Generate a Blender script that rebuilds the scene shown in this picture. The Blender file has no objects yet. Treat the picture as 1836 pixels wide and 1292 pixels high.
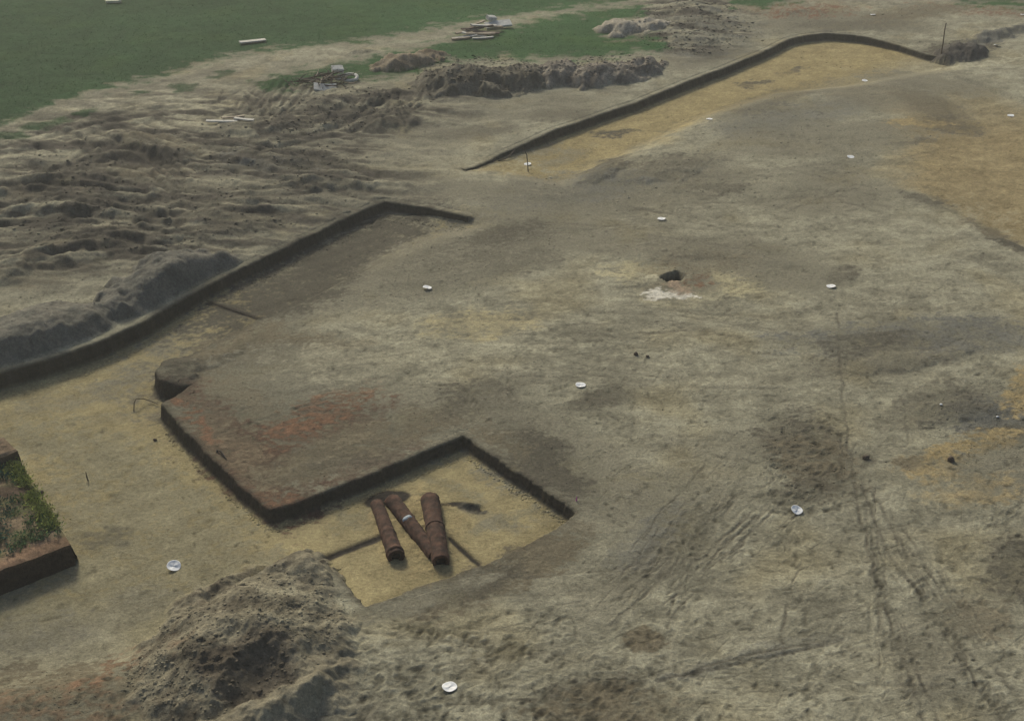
import bpy, math, random
import numpy as np
from mathutils import Vector, Matrix

# ------------------------------------------------------------------ camera, sky, sun, exposure
scene = bpy.context.scene
C = scene.collection
CAM_H, FOC, PITCH = 16.0, 2400.0, math.radians(27.5)     # height (m), focal length in photo pixels, tilt below the horizon
W0, H0 = 1836.0, 1292.0
cam = bpy.data.cameras.new('camera')
cam.sensor_fit = 'HORIZONTAL'; cam.sensor_width = 36.0
cam.lens = 36.0 * FOC / W0
cam.clip_start = 0.1; cam.clip_end = 6000
camo = bpy.data.objects.new('camera', cam); C.objects.link(camo)
camo.location = (0, 0, CAM_H); camo.rotation_euler = (math.radians(90) - PITCH, 0, 0)
scene.camera = camo

SUN_AZ, SUN_EL = math.radians(-24), math.radians(33)     # azimuth clockwise from +Y (straight ahead)
world = bpy.data.worlds.new('World'); scene.world = world; world.use_nodes = True
nt = world.node_tree; nt.nodes.clear()
wo = nt.nodes.new('ShaderNodeOutputWorld'); bg = nt.nodes.new('ShaderNodeBackground')
sk = nt.nodes.new('ShaderNodeTexSky'); sk.sky_type = 'NISHITA'; sk.sun_disc = False
sk.sun_elevation = SUN_EL; sk.sun_rotation = SUN_AZ
sk.air_density = 1.0; sk.dust_density = 4.0; sk.ozone_density = 1.0
bg.inputs['Strength'].default_value = 0.053
nt.links.new(sk.outputs[0], bg.inputs['Color']); nt.links.new(bg.outputs[0], wo.inputs['Surface'])
sun = bpy.data.lights.new('sun', 'SUN'); sun.energy = 1.5; sun.angle = math.radians(12); sun.color = (1.0, 0.94, 0.78)
suno = bpy.data.objects.new('sun', sun); C.objects.link(suno)
S = Vector((math.cos(SUN_EL) * math.sin(SUN_AZ), math.cos(SUN_EL) * math.cos(SUN_AZ), math.sin(SUN_EL)))
suno.rotation_euler = S.to_track_quat('Z', 'Y').to_euler(); suno.location = (0, 30, 40)
vs = scene.view_settings
vs.view_transform = 'Standard'; vs.look = 'None'; vs.exposure = 0.84; vs.gamma = 1.0; vs.use_curve_mapping = False

rng = np.random.default_rng(7); random.seed(7)
f32 = np.float32
cp, sp = math.cos(PITCH), math.sin(PITCH)

def P(px, py, z=0.0):
    """photo pixel -> point on the level z"""
    u = (np.asarray(px, float) - W0 / 2) / FOC; v = -(np.asarray(py, float) - H0 / 2) / FOC
    dy = cp + v * sp; dz = -sp + v * cp
    t = (z - CAM_H) / dz
    return u * t, dy * t
def P3(px, py, z=0.0):
    x, y = P(px, py, z); return Vector((float(x), float(y), z))
def proj(x, y, z=0.0):
    dpt = y * cp + (CAM_H - z) * sp; v = (y * sp - (CAM_H - z) * cp)
    return W0 / 2 + FOC * x / dpt, H0 / 2 - FOC * v / dpt

# ------------------------------------------------------------------ noise
_perm = np.random.default_rng(3).permutation(512).astype(np.int32)
_ang = np.random.default_rng(4).uniform(0, 2 * np.pi, 512)
_gx, _gy = np.cos(_ang).astype(f32), np.sin(_ang).astype(f32)
def perlin(x, y, seed=0):
    x = np.asarray(x, f32); y = np.asarray(y, f32)
    xi = np.floor(x).astype(np.int32); yi = np.floor(y).astype(np.int32)
    xf = x - xi; yf = y - yi
    u = xf * xf * xf * (xf * (xf * 6 - 15) + 10); v = yf * yf * yf * (yf * (yf * 6 - 15) + 10)
    def g(ix, iy, fx, fy):
        h = _perm[(_perm[(ix + seed * 17) & 511] + iy + seed * 31) & 511]
        return _gx[h] * fx + _gy[h] * fy
    a = g(xi, yi, xf, yf); b = g(xi + 1, yi, xf - 1, yf)
    c = g(xi, yi + 1, xf, yf - 1); d = g(xi + 1, yi + 1, xf - 1, yf - 1)
    a = a + u * (b - a); c = c + u * (d - c)
    return (a + v * (c - a)) * 1.5
def fbm(x, y, scale, octv=4, seed=0, gain=0.5, ridge=False):
    o = 0; a = 1.0; t = 0; s = 1.0 / scale
    for k in range(octv):
        n = perlin(x * s + 13.7 * k, y * s - 7.3 * k, seed + k)
        if ridge: n = 1 - 2 * np.abs(n)
        o = o + a * n; t += a; a *= gain; s *= 2.03
    return o / t
def sstep(a, b, x):
    t = np.clip((x - a) / (b - a), 0, 1); return t * t * (3 - 2 * t)

# ------------------------------------------------------------------ plan of the site, traced as photo pixels on the ground level
T1 = [(-260, 745), (0, 668), (100, 640), (180, 612), (250, 580), (330, 535), (370, 512), (440, 478), (500, 450), (560, 420), (640, 383),
      (690, 362), (760, 374), (840, 390), (850, 397), (760, 425), (690, 455), (620, 492), (540, 535), (465, 570), (400, 605), (340, 635),
      (292, 648), (278, 668), (290, 686), (318, 692), (345, 688), (322, 704), (290, 722), (330, 770), (390, 830), (440, 876), (485, 914),
      (530, 902), (580, 884), (640, 862), (720, 828), (780, 803), (830, 780), (900, 828), (960, 868), (1000, 893), (1033, 918), (1000, 945),
      (930, 985), (860, 1015), (760, 1050), (655, 1087), (620, 1045), (580, 1003), (545, 985), (470, 1010), (400, 1060), (300, 1130),
      (200, 1180), (50, 1205), (-260, 1250)]
T2 = [(836, 304), (870, 290), (905, 273), (1000, 232), (1080, 204), (1150, 180), (1225, 150), (1300, 122), (1380, 88), (1415, 70), (1440, 64),
      (1480, 60), (1530, 63), (1560, 68), (1610, 80), (1660, 97), (1700, 105), (1720, 125), (1640, 135), (1550, 152), (1420, 165), (1300, 200),
      (1200, 250), (1090, 300), (1010, 335), (920, 318)]
T3 = [(1640, 118), (1760, 150), (1836, 180), (2100, 260), (2100, 540), (1836, 440), (1770, 412), (1700, 375), (1640, 345), (1560, 330),
      (1480, 290), (1500, 220), (1560, 160)]
def wpoly(p): return np.array([P(a, b) for a, b in p], float)
T1w, T2w, T3w = wpoly(T1), wpoly(T2), wpoly(T3)
def poly_sd(X, Y, pts):
    """signed distance in the units of pts, positive inside"""
    d2 = np.full(X.shape, 1e9, f32); ins = np.zeros(X.shape, bool)
    n = len(pts)
    for i in range(n):
        ax, ay = pts[i]; bx, by = pts[(i + 1) % n]
        ex, ey = bx - ax, by - ay; L = ex * ex + ey * ey + 1e-9
        t = np.clip(((X - ax) * ex + (Y - ay) * ey) / L, 0, 1)
        dx = X - ax - t * ex; dy = Y - ay - t * ey
        d2 = np.minimum(d2, dx * dx + dy * dy)
        if ay != by:
            c = ((ay > Y) != (by > Y)) & (X < (bx - ax) * (Y - ay) / (by - ay) + ax)
            ins ^= c
    d = np.sqrt(d2); return np.where(ins, d, -d)
def line_d(X, Y, pts):
    d2 = np.full(X.shape, 1e9, f32)
    for i in range(len(pts) - 1):
        ax, ay = pts[i]; bx, by = pts[i + 1]
        ex, ey = bx - ax, by - ay; L = ex * ex + ey * ey + 1e-9
        t = np.clip(((X - ax) * ex + (Y - ay) * ey) / L, 0, 1)
        dx = X - ax - t * ex; dy = Y - ay - t * ey
        d2 = np.minimum(d2, dx * dx + dy * dy)
    return np.sqrt(d2)

# soils (base colours); black also paints shaded spots
SAND = (0.298, 0.284, 0.202); PALE = (0.385, 0.362, 0.250); GREY = (0.190, 0.178, 0.128); YEL = (0.342, 0.288, 0.150)
OCH = (0.300, 0.238, 0.122); DARK = (0.100, 0.092, 0.068); BLUE = (0.142, 0.141, 0.118); BROWN = (0.158, 0.138, 0.092)
RED = (0.178, 0.106, 0.065); ASH = (0.620, 0.590, 0.490); GRASS = (0.019, 0.064, 0.021); BLACK = (0.045, 0.040, 0.033)
OLIVE = (0.245, 0.222, 0.138); PINK = (0.36, 0.275, 0.19); MAROON = (.100, .068, .048); LEMON = (.40, .36, .22)

# kind, x, y, rx, ry, tilt (deg, image), soil, strength, height (m), roughness of the ground there
E_ = [
 # inside the long trench and round the central block
 (150, 700, 170, 16, -16, GREY, .40), (320, 600, 80, 9, -20, GREY, .35), (90, 790, 150, 20, 10, OLIVE, .7), (60, 900, 90, 40, 40, GREY, .3), (450, 1000, 80, 30, 20, GREY, .35), (330, 930, 60, 12, 30, GREY, .4), (800, 870, 60, 10, 20, OLIVE, .6), (920, 930, 70, 14, -20, OLIVE, .6), (640, 930, 60, 20, -18, OLIVE, .6),
 (470, 690, 230, 90, 8, GREY, .55), (440, 780, 170, 80, 30, BROWN, .45), (700, 780, 200, 60, -14, GREY, .5), (760, 470, 260, 56, -14, GREY, .5), (1010, 840, 170, 70, 25, GREY, .5), (1000, 400, 240, 40, -6, GREY, .4), (1500, 420, 300, 60, 0, SAND, .3), (1260, 880, 120, 60, -40, GREY, .35),
 (580, 470, 230, 62, -27, GREY, .90), (550, 490, 200, 52, -27, DARK, .75), (660, 425, 130, 36, -24, DARK, .62),
 (860, 440, 120, 30, -14, DARK, .60), (760, 455, 100, 26, -20, GREY, .7), (930, 470, 70, 20, -8, DARK, .45), (830, 480, 150, 30, -16, GREY, .6),
 (560, 612, 95, 14, 4, BROWN, .75), (400, 640, 110, 30, -22, BROWN, .80), (318, 664, 44, 24, -12, DARK, .75), (470, 640, 90, 20, -10, GREY, .6),
 (470, 845, 120, 60, 38, MAROON, .75), (400, 780, 110, 40, 42, MAROON, .55), (560, 780, 130, 44, -18, MAROON, .60), (640, 830, 110, 30, -20, MAROON, .45), (590, 730, 80, 26, -20, RED, .50), (540, 775, 70, 24, -20, RED, .45), (460, 860, 90, 40, 38, RED, .45), (420, 800, 100, 30, 40, BROWN, .4),
 (345, 748, 50, 10, 42, RED, .70), (560, 830, 100, 30, -20, BROWN, .75), (660, 800, 110, 28, -20, DARK, .40), (720, 770, 120, 28, -14, BROWN, .55),
 (760, 620, 220, 50, -8, PALE, .25), (860, 580, 90, 24, -6, YEL, .35), (860, 715, 80, 32, -10, DARK, .50), (1080, 716, 66, 18, -12, DARK, .50),
 (960, 815, 90, 40, 32, DARK, .75), (900, 790, 60, 18, 30, BROWN, .6), (1010, 860, 60, 30, 30, DARK, .60), (920, 740, 70, 30, 10, GREY, .5),
 (900, 1030, 150, 36, -24, BROWN, .85), (870, 1045, 90, 24, -22, DARK, .55), (1000, 980, 60, 22, -26, BROWN, .7), (760, 1075, 120, 18, -20, GREY, .6),
 (1100, 900, 120, 30, -20, GREY, .3),
 # hearth
 (1145, 487, 55, 20, 4, LEMON, .60), (1325, 510, 48, 18, 8, LEMON, .65), (1230, 525, 80, 18, 4, LEMON, .25), (1212, 505, 60, 26, 0, BROWN, .45), (1203, 528, 38, 8, 4, ASH, .80),
 (1225, 520, 22, 8, 8, PINK, .7), (1160, 505, 22, 10, 0, PALE, .5), (1255, 503, 18, 10, 0, RED, .45),
 # middle right
 (1510, 490, 30, 14, -8, DARK, .55), (1290, 450, 140, 22, 4, GREY, .7), (1400, 490, 90, 24, 6, GREY, .55), (1250, 470, 90, 18, 0, BROWN, .4), (1150, 440, 120, 18, 0, GREY, .6),
 (1620, 600, 190, 26, -4, BLUE, .60), (1600, 640, 150, 26, -8, DARK, .42), (1560, 612, 90, 14, -4, DARK, .5), (1760, 610, 110, 24, -3, BLUE, .45),
 (1790, 740, 110, 34, 0, BLUE, .80), (1690, 725, 80, 34, -8, DARK, .45), (1800, 780, 60, 20, -12, DARK, .6), (1740, 800, 100, 18, -15, OCH, .70), (1690, 830, 70, 26, -8, OCH, .55),
 (1800, 850, 80, 50, 0, GREY, .6), (1640, 830, 26, 12, 10, BROWN, .6), (1430, 790, 64, 44, 25, DARK, .55), (1470, 840, 60, 44, 20, BROWN, .60), (1460, 880, 70, 22, -8, DARK, .45),
 (1550, 822, 14, 12, 0, DARK, .55), (1740, 880, 70, 30, -6, OCH, .35), (1830, 700, 40, 26, -40, OCH, .7),
 (1815, 1020, 44, 56, 0, DARK, .55), (1750, 1110, 60, 36, 10, BROWN, .45), (1660, 1190, 60, 60, 30, GREY, .5),
 (1155, 1151, 36, 20, 0, BROWN, .75), (1040, 1238, 90, 26, -8, DARK, .55), (1090, 1275, 125, 44, -4, BROWN, .60), (1180, 1000, 90, 30, -38, GREY, .55),
 (1170, 960, 90, 24, -40, BLUE, .35), (1080, 1090, 60, 40, -45, GREY, .3), (1300, 1190, 120, 10, -12, BLUE, .35), (1440, 1150, 70, 10, -6, BLUE, .35),
 # back
 (1080, 310, 45, 14, -20, DARK, .65), (1200, 300, 90, 18, -10, DARK, .55), (1280, 338, 55, 12, 0, DARK, .60), (1160, 335, 150, 30, -8, GREY, .55), (1000, 340, 140, 24, -6, BLUE, .45),
 (900, 345, 120, 20, 0, GREY, .5), (1420, 210, 130, 22, -10, BLUE, .45), (1480, 250, 180, 26, -4, GREY, .45), (1380, 180, 90, 14, -18, DARK, .35), (1660, 180, 80, 20, 28, DARK, .40),
 (1700, 222, 60, 12, 5, DARK, .45), (1650, 220, 60, 6, 0, OCH, .6), (1580, 175, 100, 20, 10, BROWN, .35), (1660, 150, 110, 14, 6, GREY, .5), (1490, 310, 60, 20, -4, GREY, .4),
 (1640, 255, 50, 5, -6, DARK, .35), (1480, 350, 110, 30, 0, GREY, .45), (1660, 358, 40, 8, 15, DARK, .55), (1790, 420, 60, 10, 24, BROWN, .7), (1815, 436, 40, 6, 12, DARK, .7),
 (1350, 150, 30, 5, -5, DARK, .6), (1105, 238, 40, 4, -3, DARK, .7), (1420, 128, 24, 4, -10, DARK, .5), (1010, 285, 50, 10, -20, GREY, .4),
 (940, 270, 60, 18, -8, GREY, .4), (860, 235, 60, 10, -5, DARK, .45), (1000, 205, 60, 10, -3, DARK, .45), (900, 190, 160, 18, -4, GREY, .35), (800, 280, 140, 30, 6, PALE, .25),
 (1720, 88, 60, 14, -6, DARK, .70), (1790, 66, 70, 8, -14, BLUE, .75), (1780, 112, 90, 4, -8, PALE, .65), (1500, 40, 130, 16, -2, GREY, .6), (1430, 18, 90, 12, 0, RED, .55), (1760, 18, 110, 8, 3, RED, .55), (1560, 46, 120, 10, 0, DARK, .35), (1640, 24, 90, 10, -6, BROWN, .6),
 (1260, 100, 70, 20, -12, GREY, .6), (1250, 60, 90, 40, 0, BLUE, .40),
 # churned ground on the left
 (350, 330, 340, 90, -8, GREY, .50), (300, 390, 240, 50, -8, DARK, .40), (560, 350, 160, 24, 4, GREY, .45), (640, 310, 130, 14, 2, DARK, .40), (180, 330, 150, 30, -4, DARK, .45),
 (100, 440, 160, 50, 0, DARK, .45), (380, 420, 130, 40, -14, DARK, .50), (640, 190, 110, 20, -14, DARK, .55), (690, 220, 60, 22, -10, DARK, .65), (520, 220, 140, 14, -4, DARK, .45), (480, 300, 80, 14, 8, BLUE, .6),
 (300, 262, 70, 12, 16, BROWN, .7), (250, 300, 90, 20, 10, BROWN, .6), (100, 355, 90, 20, -5, BROWN, .55), (120, 470, 110, 30, -20, BROWN, .45), (760, 250, 90, 14, -4, GREY, .4),
 (60, 300, 90, 24, 0, GREY, .5), (200, 230, 170, 22, -12, PALE, .40), (60, 270, 80, 14, -8, PALE, .35), (370, 215, 110, 16, -8, PALE, .40), (480, 175, 80, 18, -40, GREY, .5), (90, 385, 110, 9, -3, PALE, .5),
 # foreground left
 (150, 1240, 260, 56, -4, BROWN, .75), (90, 1080, 190, 46, -14, OLIVE, .85), (250, 1000, 220, 100, 30, OLIVE, .80), (40, 1130, 140, 30, -10, GREY, .55), (190, 955, 50, 14, -10, DARK, .40), (270, 1070, 90, 24, -10, GREY, .35),
 (230, 1180, 80, 20, -30, RED, .35), (100, 1260, 130, 30, 0, RED, .25), (160, 780, 90, 16, -8, OLIVE, .3), (205, 740, 60, 10, -14, GREY, .25), (700, 1190, 200, 30, -8, SAND, .5), (560, 1290, 110, 26, -14, GREY, .7),
 (220, 850, 170, 60, 30, OLIVE, .70), (380, 960, 90, 60, 30, OLIVE, .6),
 # pipes' pit; black paints the shade in the hollow and between the pipes
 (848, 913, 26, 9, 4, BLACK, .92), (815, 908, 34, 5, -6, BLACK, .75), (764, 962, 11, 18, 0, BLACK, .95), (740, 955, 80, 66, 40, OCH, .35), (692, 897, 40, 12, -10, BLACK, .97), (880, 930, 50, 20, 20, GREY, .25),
]
GR1 = [(-900, -260), (-900, 380), (-300, 330), (0, 226), (90, 190), (170, 166), (300, 133), (380, 108), (450, 96), (560, 84), (660, 72), (740, 60), (830, 44), (930, 28), (1030, 14), (1120, 2), (1170, -12), (1400, -30), (2000, -60), (2000, -260)]
GR2 = [(430, 152), (520, 132), (600, 118), (690, 96), (760, 84), (830, 64), (920, 46), (1010, 26), (1080, 13), (1150, 12), (1160, 34), (1080, 42), (1072, 58), (1110, 66), (1180, 70), (1202, 88), (1150, 96), (1060, 104), (950, 104),
       (860, 108), (790, 112), (745, 132), (640, 144), (560, 150), (500, 166)]
GR3 = [(1290, -30), (1430, -30), (1440, 0), (1380, 12), (1310, 14)]
GR4 = [(1660, -60), (2300, -60), (2300, 20), (1836, 12), (1720, 6)]
GPATCH = [(80, 226, 50, 10, -8), (24, 246, 34, 10, 0), (330, 158, 26, 8, -10), (250, 168, 22, 6, -10), (400, 133, 30, 7, -16), (150, 205, 26, 5, -12), (610, 120, 50, 9, -8)]
# grooves, and a painted shadow line by the trench step: points, half width (px at y=900), darkness, depth (m)
L_ = [
 ([(1500, 560), (1508, 700), (1524, 820), (1545, 930), (1580, 1080), (1625, 1200), (1668, 1310)], 3.4, .6, .03),
 ([(1545, 870), (1600, 1000), (1690, 1130), (1810, 1310)], 4, .55, .035), ([(1565, 880), (1650, 1030), (1740, 1150), (1880, 1310)], 3.5, .45, .02), ([(1525, 840), (1560, 1000), (1610, 1130), (1690, 1310)], 3, .4, .02),
 ([(1340, 850), (1240, 960), (1130, 1090), (1070, 1165)], 3, .35, .03), ([(1290, 880), (1200, 950), (1110, 1035)], 3, .30, .03), ([(1310, 905), (1255, 985), (1205, 1080)], 3, .28, .03),
 ([(1250, 915), (1150, 1005), (1120, 1050)], 3, .3, .03), ([(1330, 880), (1270, 950), (1180, 1040)], 3, .25, .02),
 ([(1440, 1018), (1420, 1040), (1412, 1070)], 2, .5, .03), ([(1412, 1080), (1409, 1115), (1407, 1150)], 3.2, .75, .04), ([(1180, 1222), (1300, 1186), (1400, 1160), (1515, 1143)], 2.5, .60, .03), ([(1225, 1212), (1400, 1172), (1510, 1150)], 2.5, .5, .03),
 ([(950, 1035), (1100, 1020), (1230, 995)], 2, .35, .02), ([(500, 1290), (640, 1235), (760, 1210)], 3, .2, .02),
 ([(576, 1006), (630, 984), (688, 963)], 5.4, 1.3, .06), ([(806, 968), (832, 990), (858, 1012)], 4.2, 1.2, .06), ([(371, 539), (420, 555), (467, 571)], 5.0, 1.2, .02), ([(771, 896), (791, 1008)], 22, .0, -.22), ([(704, 899), (780, 998)], 20, .0, -.20), ([(676, 904), (711, 999)], 18, .0, -.20), ([(672, 852), (700, 874), (712, 888)], 2, .45, .02), ([(730, 888), (772, 890)], 1.6, .4, .02),  # step line: dark wall foot with its shadow painted in
 ([(1100, 620), (1180, 595), (1300, 560)], 2, .30, .015), ([(860, 690), (960, 670), (1090, 665), (1160, 690)], 2.5, .25, .02), ([(900, 700), (1000, 682), (1120, 680), (1170, 720)], 2.5, .2, .02),
 ([(1050, 600), (1200, 610), (1320, 640), (1420, 690)], 3, .2, .02), ([(1330, 640), (1440, 620), (1600, 600)], 2.5, .35, .02), ([(980, 560), (1100, 590), (1250, 640)], 2.5, .2, .02),
 ([(1230, 1000), (1350, 985), (1460, 960)], 2.5, .25, .02), ([(1660, 850), (1740, 905), (1836, 930)], 2, .25, .02),
 # wheel tracks in the churned ground
 ([(170, 262), (230, 252), (290, 268), (330, 300)], 8, .55, .10), ([(180, 290), (240, 284), (300, 300), (330, 325)], 8, .55, .10), ([(60, 300), (150, 305), (260, 330)], 8, .4, .08),
 ([(0, 365), (120, 358), (250, 372)], 7, .4, .08), ([(0, 410), (110, 405), (200, 396)], 7, .45, .08), ([(0, 340), (140, 336), (260, 352)], 6, .4, .08), ([(340, 250), (460, 275), (600, 300), (760, 330)], 6, .35, .05),
 ([(330, 230), (480, 258), (640, 280)], 5, .3, .04), ([(520, 150), (490, 200)], 5, .4, .06), ([(500, 145), (465, 195)], 5, .4, .06), ([(460, 160), (430, 200)], 5, .35, .06), ([(550, 165), (510, 205)], 5, .4, .06),
 ([(180, 215), (190, 250)], 5, .3, .05), ([(280, 185), (340, 215), (420, 235)], 5, .3, .04), ([(1400, 60), (1500, 20), (1560, 0)], 5, .25, .03), ([(1560, 70), (1630, 25), (1690, 0)], 5, .25, .03),
 ([(100, 190), (260, 155), (420, 122)], 5, .4, .04), ([(700, 105), (800, 92)], 5, .2, .02), ([(1040, 330), (1120, 270), (1250, 210), (1400, 160)], 5, .25, .03), ([(1680, 180), (1730, 220)], 5, .4, .04),
]
_r = random.Random(21)
def fan(n, x0, y0, sx, sy, x1, y1, ex, ey, w, dk, dep, bow=12):
    for _ in range(n):
        a = (x0 + _r.uniform(-sx, sx), y0 + _r.uniform(-sy, sy)); b = (x1 + _r.uniform(-ex, ex), y1 + _r.uniform(-ey, ey))
        t0 = _r.uniform(0, .5); t1 = t0 + _r.uniform(.25, .5); g = _r.uniform(-bow, bow)
        pts = [(a[0] + (b[0] - a[0]) * t + g * 4 * t * (1 - t), a[1] + (b[1] - a[1]) * t) for t in (t0, (2 * t0 + t1) / 3, (t0 + 2 * t1) / 3, t1)]
        L_.append((pts, w * _r.uniform(.6, 1.3), dk * _r.uniform(.6, 1.3), dep))
fan(30, 1380, 840, 110, 50, 1090, 1150, 120, 60, 1.8, .45, .03, 20)
fan(24, 1550, 870, 50, 60, 1740, 1330, 190, 10, 2.0, .42, .03, 20)
fan(22, 900, 640, 60, 70, 1420, 640, 60, 90, 2.0, .32, .02, 10)
fan(16, 1050, 560, 80, 50, 1500, 620, 60, 70, 2.0, .32, .02, 10)
fan(14, 1300, 330, 120, 70, 1700, 330, 80, 90, 3.0, .30, .03, 10)
fan(14, 1000, 380, 90, 50, 1450, 400, 90, 60, 3.0, .30, .03, 10)
fan(12, 1450, 1180, 200, 90, 1800, 1150, 100, 120, 2.2, .35, .02, 10)
fan(14, 660, 1180, 60, 90, 1200, 1130, 60, 120, 2.0, .28, .02, 10)
fan(12, 560, 640, 60, 50, 860, 600, 60, 90, 2.2, .32, .02, 10)
fan(16, 360, 760, 60, 40, 760, 690, 80, 60, 2.4, .40, .02, 10)
fan(16, 480, 160, 80, 25, 430, 215, 90, 25, 5.0, .5, .07, 6)
fan(14, 740, 175, 60, 15, 640, 225, 90, 15, 5.0, .5, .07, 6)
fan(16, 40, 300, 90, 80, 330, 330, 90, 80, 6.0, .55, .10, 14)
fan(14, 60, 420, 100, 70, 380, 400, 90, 70, 6.0, .55, .10, 14)
fan(12, 330, 240, 60, 20, 740, 320, 70, 30, 5.0, .4, .05, 14)
fan(10, 60, 230, 60, 20, 330, 190, 70, 30, 5.0, .4, .05, 10)
L_ += [([(20, 345), (110, 343), (200, 330), (262, 346)], 9, .7, .14), ([(0, 376), (60, 362), (200, 372)], 8, .65, .12), ([(0, 410), (80, 396), (160, 390)], 8, .65, .12),
       ([(190, 272), (215, 262), (265, 280), (292, 314)], 8, .75, .14), ([(165, 292), (220, 286), (272, 304)], 8, .7, .14), ([(470, 208), (560, 202), (650, 206)], 9, .6, .10), ([(420, 308), (480, 300), (560, 304)], 8, .6, .10)]
def tracks(base, n, dx, dy, w, dk, dep):
    for i in range(n):
        L_.append(([(x + dx * i + _r.uniform(-3, 3), y + dy * i + _r.uniform(-2, 2)) for x, y in base], w * _r.uniform(.7, 1.2), dk * _r.uniform(.7, 1.2), dep * _r.uniform(.7, 1.2)))
tracks([(130, 292), (180, 268), (235, 256), (285, 272), (335, 322)], 4, -6, 13, 6.5, .6, .13)
tracks([(-40, 345), (60, 338), (150, 342), (270, 352)], 5, 4, 16, 6.5, .6, .13)
tracks([(280, 215), (400, 262), (520, 288), (680, 318)], 4, -14, 12, 5.5, .5, .09)
tracks([(700, 165), (640, 190), (540, 222), (450, 236)], 4, 18, 10, 5.5, .55, .10)
tracks([(-30, 285), (60, 272), (170, 240), (280, 222)], 3, 6, -14, 5.5, .5, .09)
tracks([(360, 330), (470, 345), (590, 335), (700, 350)], 4, -10, 16, 5.5, .5, .09)
tracks([(-30, 450), (80, 440), (200, 425), (330, 405)], 4, 10, 14, 6, .55, .10)
tracks([(500, 140), (470, 175), (440, 205)], 6, 14, 3, 4.5, .5, .08)
# raised ground: x, y, rx, ry, tilt, height (m)
B_ = [(1080, 308, 50, 16, -20, .10), (1200, 305, 100, 20, -10, .10), (310, 668, 50, 26, -14, .10), (380, 640, 90, 22, -24, .06),
      (640, 330, 160, 20, 4, .16), (300, 280, 90, 22, 14, .35), (240, 250, 70, 14, 10, .25), (120, 370, 110, 24, -3, .35), (90, 335, 120, 16, 0, .30), (420, 390, 130, 40, -14, .30), (520, 225, 150, 16, -5, .28),
      (690, 222, 70, 22, -10, .40), (600, 180, 80, 18, -16, .30), (480, 290, 90, 18, 8, .25), (560, 335, 90, 12, 4, .2), (150, 445, 130, 34, -16, .35), (30, 480, 80, 26, -10, .35),
      (680, 178, 60, 12, -10, .3), (1240, 60, 80, 36, -10, .35), (1120, 48, 44, 8, -2, .25), (650, 95, 40, 6, 0, .2), (1440, 800, 80, 50, 20, .06), (1240, 20, 60, 16, 0, .35), (1790, 62, 80, 10, -14, .35),
      (1430, 20, 60, 8, 0, .15), (1640, 645, 160, 18, -8, .06), (1180, 455, 140, 20, 0, .05), (1210, 500, 50, 20, 0, .05), (1730, 735, 110, 30, -8, .08)]

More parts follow.
